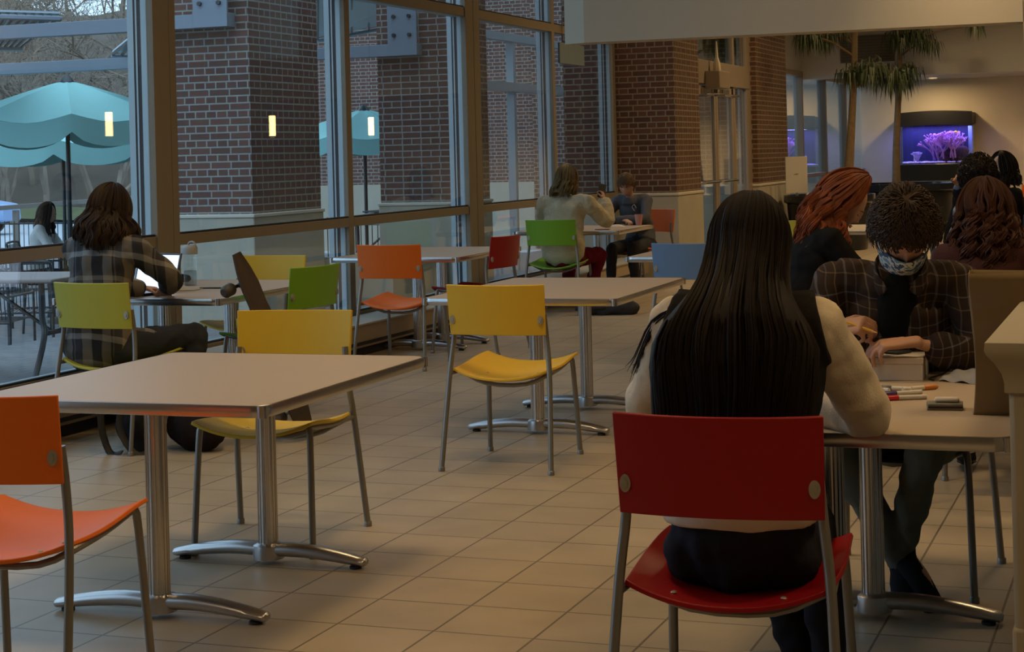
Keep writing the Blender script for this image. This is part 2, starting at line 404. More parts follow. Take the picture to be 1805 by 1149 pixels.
# low heater cabinet along the glass
h = thing('baseboard_heater', 'long low beige heater cabinet running below the window wall', 'heater', (-5.8, 10.9, 0))
MB().bx(-0.19, 0.15, -9.2, 8.8, 0.07, 0.235).build('cabinet', mat('heater_beige', (0.36, 0.28, 0.18), 0.5), h, bevel=0.006)
MB().bx(-0.19, 0.165, -9.2, 8.8, 0.235, 0.25).build('top', mat('heater_top', (0.42, 0.38, 0.30), 0.35), h, bevel=0.003)
MB().bx(-0.17, 0.10, -9.2, 8.8, 0.0, 0.07).build('plinth', gasket, h, smooth=False)
g = MB()
g.bx(0.148, 0.155, -8.9, 8.5, 0.09, 0.115)
g.build('grille', gasket, h, smooth=False)

# ------------------------------------------------------------------ brick pillars of the entrance, doors
def pillar(name, x0, x1, y0, y1, h=4.6, bm_=None, zb=0):
    o = MB().bx(x0, x1, y0, y1, 1.0, h); o = struct(name, o, bm_ or brick_in, smooth=False)
    MB().bx(x0 - .02, x1 + .02, y0 - .02, y1 + .02, zb, 0.965).build('stone_base', stone, o, bevel=0.01)
    MB().bx(x0 - .03, x1 + .03, y0 - .03, y1 + .03, 0.965, 1.0).build('stone_ledge', mat('stone_ledge', (0.5, 0.46, 0.38), .8), o, bevel=0.008)
    return o
pillar('wall_brick_pillar', -6.68, -5.32, 19.8, 20.95)
pillar('wall_brick_pillar_north', -6.4, -5.30, 24.1, 26.2)
# vestibule doors between the pillars (plane X = -5.42)
DX = -5.42
fr = MB().bx(DX - .06, DX + .04, 20.95, 21.14, 0, 4.6).bx(DX - .06, DX + .04, 23.85, 24.1, 0, 4.6).bx(DX - .07, DX + .05, 21.0, 24.0, 2.32, 2.62)
fr.bx(DX - .06, DX + .04, 21.14, 23.9, 4.5, 4.6).bx(DX - .05, DX + .03, 23.1, 23.2, 0, 4.6)
bronze2 = mat('door_bronze', (0.25, 0.20, 0.15), 0.45, 0.2)
o = struct('trim_entrance', fr, bronze2, bevel=0.005)
MB().bx(DX - .004, DX + .004, 21.14, 23.85, 2.62, 4.5).build('pane', glass, o, smooth=False)
MB().bx(DX - .004, DX + .004, 23.2, 23.85, 0.0, 2.32).build('pane', glass, o, smooth=False)
MB().bx(DX - .09, DX - .06, 23.86, 23.93, 0, 4.5).bx(DX - .09, DX - .06, 23.2, 23.26, 0, 4.5).build('outer_cap', alu_out, o, smooth=False)
for i, (a, c) in enumerate(((21.16, 22.12), (22.14, 23.1))):
    f = MB().bx(DX - .025, DX + .025, a, a + .09, 0.01, 2.30).bx(DX - .025, DX + .025, c - .09, c, 0.01, 2.30).bx(DX - .025, DX + .025, a, c, 2.18, 2.30).bx(DX - .025, DX + .025, a, c, 0.01, 0.26)
    d = struct('door_%d' % (i + 1), f, bronze2, bevel=0.004)
    MB().bx(DX - .004, DX + .004, a + .09, c - .09, 0.26, 2.18).build('pane', glass, d, smooth=False)
    MB().tube([(DX + .03, a + .05, 1.08), (DX + .08, a + .08, 1.08), (DX + .08, c - .08, 1.08), (DX + .03, c - .05, 1.08)], 0.016, 8).build('push_bar', steel, d)
    MB().bx(DX + .03, DX + .07, a + .2, a + .55, 2.2, 2.27).tube([(DX + .05, a + .4, 2.2), (DX + .2, a + .6, 2.19), (DX + .06, a + .78, 2.18)], 0.012, 6).build('door_closer', steel, d)
hb = thing('door_opener_box', 'grey box with a tapered wire guard hanging above the entrance doors', 'door opener', (DX + .14, 21.75, 2.36))
MB().bx(-.09, .1, -.28, .28, -.1, .12).build('housing', bronze2, hb, bevel=0.01)
MB().tube([(0, 0, .12), (0, 0, .22), (0, 0, .3), (0, 0, .5)], [.055, .045, .02, .008], 8).build('wire_guard', mat('cream_plastic', (.55, .48, .33), .5), hb)

# glass wall beyond the entrance, running to the aquarium wall
for i in range(5):
    y0, y1 = 26.3 + i * 2.3, 26.3 + (i + 1) * 2.3
    w = MB().bx(WX - .03, WX + .08, y0, y0 + .09, 0, 2.8).bx(WX - .03, WX + .08, y0, y1, 2.75, 2.84).bx(WX - .03, WX + .08, y0, y1, 0.0, 0.12).bx(WX - .03, WX + .06, y0, y1, .95, 1.02)
    o = struct('window_%d' % (9 + i), w, bronze2, bevel=0.004)
    MB().bx(WX - .004, WX + .004, y0 + .09, y1, 0.12, 2.75).build('pane', glass, o, smooth=False)
    MB().bx(WX - .09, WX - .03, y0, y0 + .07, 0, 2.8).build('outer_cap', alu_out, o, smooth=False)
struct('wall_left_upper', MB().bx(WX - .1, WX + .05, 26.2, 37.8, 2.84, 4.6), plaster_cool, smooth=False)
struct('wall_left_lower', MB().bx(WX - .1, WX, 20.9, 24.1, 2.9, 4.6), plaster_cool, smooth=False)
# vestibule seen through the glass: outer frames
vf = thing('vestibule_frame', 'outer glazed vestibule frame with pale upright posts outside the glass', 'door frame', (-7.9, 23.0, 0))
for y in (-2.9, -1.7, -.5, .7, 1.9):
    MB().bx(-.05, .05, y - .04, y + .04, 0, 3.0).build('upright', alu_out, vf, smooth=False)
MB().bx(-.06, .06, -2.9, 1.9, 2.3, 2.42).bx(-.06, .06, -2.9, 1.9, 2.95, 3.05).build('header', alu_out, vf, smooth=False)
# pale hanging sign by the pillar
sg = thing('hanging_sign', 'small blank grey sign panel hanging below the soffit beside the brick pillar', 'sign', (-6.0, 18.08, 2.57))
MB().bx(-.012, .012, -.42, .42, -.12, .10).build('panel', mat('sign_grey', (.15, .20, .24), .5), sg, bevel=.003)
for y in (-.3, .3): MB().bx(-.006, .006, y - .006, y + .006, .1, .35).build('hanger', steel, sg, smooth=False)
# wall vent on the bulkhead, camera dome
vt = thing('wall_vent', 'dark grey rectangular vent panel high on the bulkhead behind the indoor tree', 'vent', (-6.0 + 1.18, 31.0, 3.2))
MB().bx(-.47, .47, -.03, 0, -.24, .23).build('frame', mat('vent_grey', (.13, .12, .10), .7), vt, bevel=.005)
sl = MB()
for k in range(9): sl.bx(-.44, .44, -.036, -.03, -.21 + k * .05, -.19 + k * .05)
sl.build('slats', mat('vent_slat', (.09, .085, .075), .7), vt, smooth=False)
cdm = thing('security_camera', 'small dark dome security camera under the alcove ceiling', 'camera', (-2.62, 31.6, 2.86))
MB().lathe([(.08, 0), (.08, -.03), (.07, -.04)], 16).build('mount', dark_metal, cdm)
MB().ball((0, 0, -.05), (.065, .065, .06)).build('dome', gasket, cdm)

# ------------------------------------------------------------------ lamps
for (x, y, e, w) in ((-3.6, 0.6, 24, 'behind the camera on the window side'), (0.6, 1.2, 26, 'right behind the camera'), (-2.5, 5.5, 46, 'above the nearest empty table'), (1.0, 5.4, 36, 'above the half wall'), (-3.8, 8.4, 20, 'above the aisle by the laptop table'), (-0.2, 9.4, 34, 'above the curly-haired person'), (-2.2, 12.4, 16, 'in front of the soffit beam'), (2.2, 12.8, 30, 'right of the column'), (3.6, 3.0, 34, 'at the right wall')):
    downlight(x, y, 4.595, e * 0.96, 0.9, where=w)
for (x, y, e, w) in ((-3.4, 17.6, 60, 'above the table of the two women'), (0.8, 18.5, 60, 'right of the far tables'), (-3.4, 22.6, 70, 'in front of the entrance doors'), (1.0, 24.5, 70, 'at the right of the atrium'), (-2.6, 27.6, 70, 'above the black planters')):
    downlight(x, y, 4.595, e, 0.8, where=w)
downlight(-1.35, 13.55, 4.595, 16, 0.2, 60, where='beside the column')
downlight(-4.40, 36.75, 2.855, 30, 0.25, 175, where='above the aquarium hood')
downlight(-1.0, 35.5, 2.855, 85, 0.3, where='in the alcove right of the aquarium')
downlight(2.0, 35.0, 2.855, 30, 0.3, where='at the far right of the alcove')
# pendant lanterns over the counter side; they show as reflections in the window wall
lant = mat('lantern_paper', (1, .8, .5), .6, emit=(1.0, 0.66, 0.24), es=16)
for (x, y, z, l) in ((1.86, 21.25, 2.07, 'nearest'), (1.86, 26.1, 2.08, 'middle'), (1.86, 30.0, 2.10, 'farthest')):
    t = thing('pendant_lamp', 'tall glowing amber pendant lantern, the %s of the row mirrored in the window wall' % l, 'lamp', (x, y, z), 0, 'pendant lanterns')
    MB().lathe([(.04, -.20), (.05, -.19), (.05, .18), (.04, .20)], 16).build('shade', lant, t)
    MB().lathe([(.064, .165), (.064, .2), (.02, .215)], 16).build('cap', dark_metal, t)
    MB().lathe([(.064, -.2), (.064, -.175)], 16).build('bottom_ring', dark_metal, t)
    MB().tube([(0, 0, .2), (0, 0, 4.6 - z)], 0.006, 6).build('cord', gasket, t)

# ------------------------------------------------------------------ aquarium
aq = thing('aquarium', 'large wall-mounted aquarium with violet-lit coral and black hood', 'aquarium', (-4.43, 37.78, 1.50))
aq.scale = (.92, 1, .82)
HW = .83
MB().bx(-HW, HW, -.75, 0, -.93, -.50).build('cabinet_base', mat('aquarium_black', (.012, .014, .012), .35), aq, bevel=.02)
def hoodf(u, v): return (-HW + 2 * HW * u, -.76, .44 + .36 * v + .04 * math.sin(PI * u) * (1))
hd = MB().grid(hoodf, 20, 2, .06)
hd.bx(-HW, HW, -.74, 0, .5, .78)
hd.build('hood', mat('aquarium_hood', (.012, .012, .014), .5), aq)
MB().bx(-HW + .03, HW - .03, -.1, -.06, -.5, .5).build('back_panel', mat('tank_blue', (.012, .016, .085), .6, var=.7, vscale=3), aq, smooth=False)
MB().bx(-HW, HW, -.74, -.725, -.5, .48).bx(HW - .012, HW, -.74, -.05, -.5, .48).bx(-HW, -HW + .012, -.74, -.05, -.5, .48).build('tank_glass', clear, aq, smooth=False)
MB().bx(HW - .14, HW - .03, -.3, -.1, -.5, .44).build('overflow_box', mat('frosted', (.35, .5, .75), .5), aq, smooth=False)
sandm = MB()
for k in range(60):
    x = random.uniform(-HW + .08, HW - .08); sandm.ball((x, random.uniform(-.68, -.15), -.47), (random.uniform(.04, .09), .06, random.uniform(.02, .045)), 8, 6)
tag(sandm.build('gravel_bed', mat('aqua_sand', (.6, .55, .85), .8), aq), kind='stuff')
def coral(root, n, spread, hgt, m, nm='coral'):
    c = MB()
    def br(p, d, l, r, dep):
        q = p + d * l; c.tube([p, (p + q) / 2 + V(random.uniform(-.01, .01), 0, 0), q], [r, r * .9, r * .8], 5)
        if dep == 0:
            c.ball(q, r * 1.3, 6, 4); return
        for _ in range(random.choice((2, 3, 3))):
            dd = (d + V(random.uniform(-.9, .9), random.uniform(-.5, .5), random.uniform(-.3, .7))).normalized(); br(q, dd, l * .78, r * .78, dep - 1)
    for i in range(n):
        br(Vector(root) + V(random.uniform(-spread, spread), random.uniform(-.1, .1), 0), V(random.uniform(-.4, .4), random.uniform(-.2, .1), 1).normalized(), hgt, .022, 3)
    return c.build(nm, m, aq)
cm1 = mat('coral_mauve', (.62, .30, .58), .8, var=.4, vscale=14)
cm2 = mat('coral_pale', (.65, .55, .9), .8, var=.2)
coral((.15, -.4, -.40), 7, .24, .20, cm1); coral((.45, -.42, -.35), 5, .14, .19, cm1); coral((-.02, -.35, -.15), 4, .12, .15, cm1); coral((.3, -.3, -.05), 4, .16, .13, cm1)
coral((-.42, -.5, -.45), 4, .08, .09, cm2)
rk = MB()
for k in range(14): rk.ball((random.uniform(.0, .6), random.uniform(-.4, -.2), random.uniform(-.45, -.1)), (random.uniform(.07, .14),) * 3, 8, 6)
rk.build('rock', mat('live_rock', (.10, .05, .10), .9, var=.5), aq)
fsh = MB().ball((0, 0, 0), (.035, .012, .024), 10, 8).add([(.03, 0, 0), (.06, 0, .022), (.06, 0, -.022), (.03, .004, 0)], [(0, 1, 2), (3, 1, 2)])
fo = fsh.build('fish', mat('yellow_tang', (.95, .65, .02), .5), None); fo.location = (-4.43 + .40, 37.3, 1.74); tag(fo, 'small yellow fish swimming near the top right of the aquarium coral', 'fish')
al = bpy.data.lights.new('aquarium_light', 'AREA'); al.shape = 'RECTANGLE'; al.size = 1.5; al.size_y = .4; al.energy = 26; al.color = (.30, .26, 1.0)
ao = bpy.data.objects.new('aquarium_light', al); COL.objects.link(ao); ao.parent = aq; ao.location = (0, -.42, .46)
# ------------------------------------------------------------------ chairs
def plastic(name, c): return mat('plastic_' + name, c, 0.42, spec=0.3, var=0.04, vscale=5, bump=0.04, bscale=250)
PL = dict(yellow=plastic('yellow', (0.62, 0.42, 0.035)), amber=plastic('amber', (0.66, 0.40, 0.03)), lime=plastic('lime', (0.46, 0.43, 0.05)),
          orange=plastic('orange', (0.72, 0.15, 0.015)), red=plastic('red', (0.26, 0.002, 0.003)), green=plastic('green', (0.17, 0.36, 0.02)),
          blue=plastic('blue', (0.13, 0.22, 0.38)), dark=plastic('dark', (0.03, 0.03, 0.03)))
bolt_m = mat('bolt_disc', (0.36, 0.33, 0.26), 0.4, 0.5)
def seat_z(u, v):
    x = (u - .5) * 2; side = abs(x) ** 2.2
    z = 0.436 + 0.040 * side
    z += 0.030 * math.sin(PI * v * .5) ** 3 - 0.022 * math.exp(-((v - .32) / .25) ** 2) * (1 - side)
    z -= 0.010 * max(0, (v - .9) / .1) * (1 - side)
    return z
def seat_f(u, v):
    w = 0.235 + .012 * math.sin(PI * v)
    y = -.205 + .475 * v
    if v < .5: y -= .035 * (1 - v * 2) * (1 - ((u - .5) * 2) ** 2)
    if v > .5: y += .02 * (v * 2 - 1) * (1 - ((u - .5) * 2) ** 2)
    return ((u - .5) * 2 * w, y, seat_z(u, v))
def back_f(u, v):
    x = (u - .5) * 2; hw = 0.236 + .006 * v
    y = -.255 + .042 * abs(x) ** 2 - .03 * v
    z = .640 + .236 * v + .004 * (x * x) * (v - .5)
    return (x * hw, y, z)
BASE = {}
def make_base():
    t = thing('dining_chair', '', 'chair')
    s = MB().grid(seat_f, 22, 18, .013); BASE['seat'] = s.build('seat', PL['red'], t, bevel=.003)
    bk = MB().grid(lambda u, v: back_f(1 - u, v), 22, 8, .012); BASE['backrest'] = bk.build('backrest', PL['red'], t, bevel=.003)
    for sx in (-1, 1):
        p = back_f(.5 + sx * .462, .30)
        MB().tube([(p[0], p[1] - .002, p[2]), (p[0], p[1] - .019, p[2])], [(.021, .013)] * 2, 20, ref=(0, 0, 1), rounded=False).tube([(p[0], p[1] - .010, p[2]), (p[0], p[1] - .022, p[2])], [(.011, .006)] * 2, 14, ref=(0, 0, 1), rounded=False).build('bolt', bolt_m, BASE['backrest'])
        for yy in (-.13, .0):
            MB().lathe([(.008, 0), (.006, .003)], 10, (sx * .13, yy - .03, seat_z(.5 + sx * .27, (yy + .17) / .475) + .000)).build('screw', bolt_m, BASE['seat'])
    for sx in (-1, 1):
        MB().tube([(sx * .272, -.300, 0.006), (sx * .250, -.222, .44), (sx * .232, -.198, .62), (sx * .224, -.205, .735)], .0125, 10, smooth=4, rounded=False).lathe([(.016, 0), (.016, .018), (.013, .022)], 12, (sx * .272, -.300, 0)).build('leg', leg_paint, t)
        MB().tube([(sx * .236, .275, 0.006), (sx * .222, .237, .42), (sx * .215, .228, .478)], .0125, 10, smooth=3, rounded=False).lathe([(.016, 0), (.016, .018), (.013, .022)], 12, (sx * .236, .275, 0)).build('leg', leg_paint, t)
    fr = MB()
    for sx in (-1, 1): fr.tube([(sx * .215, .228, .480), (sx * .228, .02, .458), (sx * .246, -.222, .452)], .010, 8, smooth=3)
    fr.tube([(-.222, .10, .466), (-.1, .10, .428), (.1, .10, .428), (.222, .10, .466)], .010, 8, smooth=3).tube([(-.238, -.12, .454), (-.1, -.12, .394), (.1, -.12, .394), (.238, -.12, .454)], .010, 8, smooth=3)
    fr.build('seat_frame', leg_paint, t)
    return t
_proto = make_base(); _used = [False]
def chair(x, y, deg, color, label, group='cafe chairs', scale=1.0):
    if not _used[0]: t = _proto; _used[0] = True
    else: t = link_copy(_proto)
    t.location = (x, y, 0); t.rotation_euler = (0, 0, R(deg)); t['label'] = label; t['group'] = group
    for c in t.children:
        n = c.name.split('.')[0]
        if n in ('seat', 'backrest'): setmat(c, PL[color])
    return t
chair(-2.96, 7.93, 1, 'amber', 'amber-yellow chair in the middle of the floor, back to the camera')
chair(-3.27, 6.08, 188, 'yellow', 'yellow chair facing the camera at the far side of the nearest empty table')
chair(-3.02, 4.14, 6, 'orange', 'orange chair cut off by the left edge beside the nearest empty table')
chair(-0.985, 4.17, 2.5, 'red', 'red chair the long-haired woman in front sits on')
chair(-5.11, 11.46, 1, 'orange', 'orange chair standing alone with its back to the camera by the window')
chair(-5.33, 15.56, 1, 'green', 'green chair under the woman in the cream sweater')
chair(-5.20, 8.0, -6, 'lime', 'olive-yellow chair under the person in the checked flannel shirt')
chair(-5.38, 9.76, 180, 'yellow', 'yellow chair facing the camera across the laptop table by the window')
chair(-4.83, 9.08, 82, 'green', 'green chair seen from the side at the end of the laptop table, behind the skateboard')
chair(-4.92, 12.42, 84, 'red', 'red chair seen from the side at the right end of the window table')
chair(-2.93, 11.42, -3, 'blue', 'light blue chair half hidden by the long-haired woman')
chair(-0.84, 6.08, 180, 'dark', 'dark chair under the man in the checked shirt')
chair(-5.12, 17.62, 150, 'orange', 'orange-brown chair under the woman in the grey sweatshirt')
chair(-1.72, 8.28, -60, 'dark', 'dark chair under the woman with copper red hair')
chair(-0.70, 7.62, 0, 'red', 'dark red chair under the person with long curly brown hair')
chair(-3.0, 14.9, 0, 'lime', 'pale lime chair showing just left of the copper-haired woman')
chair(-4.95, 27.7, 10, 'yellow', 'yellow chair standing by the sign board on the black planter')
chair(-2.0, 26.4, 60, 'orange', 'distant orange chair against the far wall at the right edge')
chair(-0.62, 12.2, 20, 'lime', 'yellow-green chair at the right edge behind the curly-haired person')
chair(-1.40, 13.55, -80, 'dark', 'dark chair under the man wearing glasses in the distance', 'far chairs')
chair(-1.82, 17.2, -100, 'dark', 'dark chair under the short-haired person behind the man with glasses', 'far chairs')
chair(-1.20, 15.55, 60, 'dark', 'dark chair under the masked woman in the distance', 'far chairs')

# ------------------------------------------------------------------ tables
def rrect(hx, hy, r, n=6):
    p = []
    for cx, cy, a0 in ((hx - r, hy - r, 0), (-hx + r, hy - r, 90), (-hx + r, -hy + r, 180), (hx - r, -hy + r, 270)):
        for k in range(n + 1):
            a = R(a0 + 90 * k / n); p.append((cx + r * math.cos(a), cy + r * math.sin(a)))
    return p
_tb = {}
def table(x, y, wx, ly, deg, label, dy=.385, group='cafe tables'):
    t = thing('cafe_table', label, 'table', (x, y, 0), R(deg), group)
    hx, hy = wx / 2, ly / 2
    MB().prism(rrect(hx - .004, hy - .004, .05), .708, .7405).build('tabletop', laminate, t, bevel=.002)
    p = rrect(hx, hy, .054); n = len(p); m = MB()
    prof = [(0, .7405), (.0035, .739), (.006, .728), (.006, .714), (.003, .704), (-.004, .702)]
    vs = []
    for (o, z) in prof:
        for (a, c) in p:
            s_ = 1; vs.append((a + o * (1 if a > 0 else -1) * (abs(a) / hx), c + o * (1 if c > 0 else -1) * (abs(c) / hy), z))
    fs = [(i * n + k, i * n + (k + 1) % n, (i + 1) * n + (k + 1) % n, (i + 1) * n + k) for i in range(len(prof) - 1) for k in range(n)]
    m.add(vs, fs)
    # corner straps
    for sx in (-1, 1):
        for sy in (-1, 1):
            m.tube([(sx * (hx - .012), sy * (hy - .012), .703), (sx * (hx - .012), sy * (hy - .012), .7395)], .0175, 12, rounded=False)
    m.build('edge_band', steel, t)
    for s_ in (-1, 1):
        if 'col' not in _tb:
            c = MB().lathe([(.034, .07), (.034, .70)], 28)
            for k in range(16):
                a = 2 * PI * k / 16; c.tube([(.034 * math.cos(a), .034 * math.sin(a), .075), (.034 * math.cos(a), .034 * math.sin(a), .69)], .0028, 5, rounded=False)
            _tb['col'] = c.build('column', steel, t)
            f = MB()
            f.lathe([(.058, .02), (.06, .045), (.056, .07), (.04, .078), (.036, .078)], 24)
            for sx in (-1, 1):
                f.tube([(0, 0, .052), (sx * .12, 0, .055), (sx * .22, 0, .048), (sx * .31, 0, .036), (sx * .385, 0, .024)], [(.026, .040), (.026, .038), (.024, .036), (.021, .034), (.016, .030)], 14, ref=(0, 0, 1), smooth=3)
            _tb['foot'] = f.build('foot', cast_alu, t)
            gl = MB()
            for sx in (-1, 1): gl.lathe([(.022, 0), (.022, .008), (.012, .014)], 12, (sx * .35, 0, 0))
            _tb['glide'] = gl.build('glide', rubber, _tb['foot'])
            _tb['plate'] = MB().box((0, 0, .698), (.30, .30, .012)).build('mounting_plate', dark_metal, t, smooth=False)
            for k in ('col', 'foot', 'plate'): _tb[k].location = (0, s_ * dy, 0)
            continue
        for k in ('col', 'foot', 'plate'):
            o = link_copy(_tb[k], t); o.location = (0, s_ * dy, 0)
    return t
table(-3.12, 5.35, 1.08, 1.31, 1, 'nearest empty beige table with rounded metal edge, at the lower left')
table(-3.16, 9.23, 1.06, 1.47, 1, 'empty beige table in the centre behind the amber chair', .45)
table(-5.42, 12.66, 1.04, 1.42, 1, 'empty table against the window between the orange and the red chair', .25)
table(-5.40, 16.56, 1.06, 1.30, 1, 'table shared by the two women by the brick pillar')
table(-0.885, 5.20, 1.02, 1.30, 0.5, 'table at the right holding the white box, markers and paper bag', .36)
table(-5.37, 9.06, 1.06, 1.40, 1, 'table by the window with the laptop and water bottle')
table(-3.06, 12.6, 1.08, 1.35, 1, 'table corner showing behind the light blue chair')
table(-2.85, 16.2, 1.1, 1.2, 0, 'distant table beyond the copper-haired woman', .36)
table(-0.95, 8.95, 1.0, 1.2, 0, 'table hidden behind the man, in front of the curly-haired person', .36)
table(-0.2, 12.9, 1.0, 1.1, 0, 'far table at the right edge', .36)

# ------------------------------------------------------------------ planters and indoor trees
black_gloss = mat('black_gloss', (.012, .015, .022), .12)
soil = mat('soil', (.05, .03, .02), .95)
leafm = mat('leaf_dark', (.05, .075, .03), .5, var=.5, vscale=4)
bark_in = mat('bark_indoor', (.20, .14, .08), .9, var=.3, vscale=20, bump=.5)
def indoor_tree(x, y, rp, hp, trunk, crowns, label, plabel):
    p = thing('round_planter', plabel, 'planter', (x, y, 0), 0)
    MB().lathe([(rp * .80, 0), (rp * .88, hp * .3), (rp * .93, hp * .8), (rp * .93, hp * .84), (rp * .98, hp * .86), (rp, hp * .88), (rp, hp), (rp * .95, hp), (rp * .93, hp * .95)], 48, cap=False).build('pot', black_gloss, p)
    MB().lathe([(rp * .93, hp * .9), (.02, hp * .93)], 32).build('soil', soil, p)
    t = thing('indoor_tree', label, 'tree', (x, y, hp * .9), 0)
    o = Vector((x, y, hp * .9))
    m = MB().tube([Vector(q) - o for q in trunk], [.075, .06, .052, .046, .04], 12, smooth=5)
    lf = MB()
    for (c, r, n) in crowns:
        c = Vector(c) - o
        tp = min((Vector(q) - o for q in smooth_path(trunk, 6)), key=lambda q: (q - c).length + max(0, q.z - c.z + .2))
        m.tube([tp, (tp + c) / 2 + V(0, 0, .06), c], [.022, .014, .008], 6, smooth=3)
        for k in range(int(n * 1.7)):
            d = V(random.gauss(0, 1), random.gauss(0, 1), random.gauss(0, .7)); d.normalize()
            b0 = c + d * r * random.uniform(.1, .75)
            if k % 9 == 0: m.tube([c, (c + b0) / 2 + V(0, 0, .03), b0], [.007, .005, .003], 4)
            L_ = random.uniform(.20, .36); out = V(d.x, d.y, 0) * .6 + V(random.uniform(-.4, .4), random.uniform(-.4, .4), 0)
            p1 = b0 + out * L_ * .5 + V(0, 0, -.1 * L_); p2 = p1 + out * L_ * .22 + V(0, 0, -.75 * L_)
            side = out.cross(V(0, 0, 1)); side = side.normalized() * .013 if side.length > .01 else V(.013, 0, 0)
            lf.add([b0, p1 + side, p1 - side, p2], [(0, 1, 2), (1, 3, 2)])
    m.build('trunk', bark_in, t)
    tag(lf.build('foliage', leafm, t, smooth=False, clean=False), kind='stuff')
def ray(u, v, D):      # a point of the place at depth D from the camera, from its place in the frame
    dx, dy = u - 902.5, v - 274.0; c, s_ = math.cos(ROLL), math.sin(ROLL)
    x = dx * c - dy * s_; y = dx * s_ + dy * c; k = D / FPX
    cy, sy = math.cos(YAW), math.sin(YAW)
    return Vector((-sy * D + cy * x * k, cy * D + sy * x * k, CAM_H - y * k))
A_ = ray(1462, 340, 25.5); B_ = ray(1588, 330, 30.0)
t1 = [ray(1494, 335, 25.5), ray(1499, 260, 25.5), ray(1503, 180, 25.5), ray(1506, 100, 25.5), ray(1507, -60, 25.5)]
indoor_tree(A_.x, A_.y, .66, .80, t1, [(ray(1425, 62, 25.3), .22, 70), (ray(1452, 62, 25.6), .16, 45), (ray(1478, 52, 25.5), .1, 20), (ray(1535, 118, 25.2), .3, 110), (ray(1570, 130, 25.2), .28, 100), (ray(1500, 125, 25.4), .22, 60), (ray(1540, -40, 25), .5, 160), (ray(1440, -40, 25.5), .5, 120)], 'indoor tree with drooping narrow leaves and a straight trunk rising from the left planter', 'round black glossy planter at the left, nearer the brick pillar')
t2 = [ray(1580, 325, 30), ray(1580, 260, 30), ray(1583, 180, 30), ray(1586, 100, 30), ray(1590, -60, 30)]
indoor_tree(B_.x, B_.y, 1.0, .84, t2, [(ray(1585, 62, 29.8), .3, 80), (ray(1615, 58, 29.8), .32, 110), (ray(1640, 75, 29.6), .2, 40), (ray(1600, 118, 29.8), .28, 70), (ray(1590, 140, 29.8), .25, 60), (ray(1720, 45, 29), .12, 14), (ray(1700, -30, 29), .5, 120)], 'indoor tree with pale slender trunk in front of the aquarium', 'round black glossy planter below the aquarium')
sb = ray(1405, 346, 25.25)
st = thing('sign_board', 'white sign board on a small stand at the rim of the left black planter', 'sign', (sb.x, sb.y, .742), R(10))
MB().bx(-.155, .155, -.008, .008, .09, .62).build('board', mat('sign_white', (.55, .52, .48), .6), st, bevel=.004)
MB().bx(-.04, .02, -.0095, -.008, .358, .364).bx(-.02, .035, -.0095, -.008, .370, .375).build('mark', gasket, st, smooth=False)
MB().bx(-.1, .1, -.04, .04, 0, .012).bx(-.02, .02, -.01, .01, .01, .1).build('stand', leg_paint, st, bevel=.003)
# ------------------------------------------------------------------ outdoors
paver = mat_tiles('patio_pavers', 0, 0, .2, .1, (.155, .16, .165), (.125, .13, .14), (.06, .065, .07), .006, .8, .5)
struct('ground_patio', MB().bx(-9.2, -6.15, -12, 30.0, -.42, -.02), paver, smooth=False)
struct('ground_terrace', MB().bx(-45, -9.2, -12, 30.0, -.42, -.29), paver, smooth=False)
struct('ground_road', MB().bx(-90, -6.15, 30.0, 56, -.42, -.30), mat('pale_concrete', (.34, .38, .42), .9, var=.06, vscale=.6), smooth=False)
struct('ground_patio_edge', MB().bx(-6.15, -6.1, -4, 20, -.12, 0), stone, smooth=False)
def hill(u, v):
    x = -110 + 110 * u; y = 50 + 70 * v
    return (x, y, -.1 + 15 * v ** .8 + 1.4 * math.sin(x * .11) * v + .8 * math.sin(x * .31 + y * .2) * v)
grassm = mat('leaf_litter', (.055, .043, .030), .95, var=.5, vscale=1.3)
struct('ground_hill', MB().grid(hill, 40, 30), grassm)
struct('ground_verge', MB().grid(lambda u, v: (-90 + 80 * u, 47.5 + 4.5 * v, -.2 + .4 * v + .08 * math.sin(u * 40)), 60, 4), mat('grass_green', (.085, .10, .035), .95, var=.4, vscale=2))
far = MB().bx(-17.1, -7.4, 31.0, 31.6, .98, 9); far = struct('wall_far_building', far, brick_far, smooth=False)
MB().bx(-17.12, -7.38, 30.97, 31.6, -.31, .98).build('stone_base', stone, far, smooth=False)
MB().bx(-17.3, -7.2, 30.7, 31.6, 5.3, 5.6).build('coping', alu_out, far, smooth=False)
pillar('wall_outer_pier', -8.88, -7.90, 14.35, 15.75, 7, brick_far, -.3)
pillar('wall_outer_pier_north', -8.0, -7.15, 17.4, 18.5, 7, brick_far, -.1)
struct('wall_outer_brick', MB().bx(-9.3, -6.68, 26.0, 26.3, 0, 6), brick_far, smooth=False)
# low pale wall outside, seen through the lower panes
struct('wall_outer_low', MB().bx(-7.95, -7.2, 15.9, 17.3, 0, .5), stone, smooth=False)
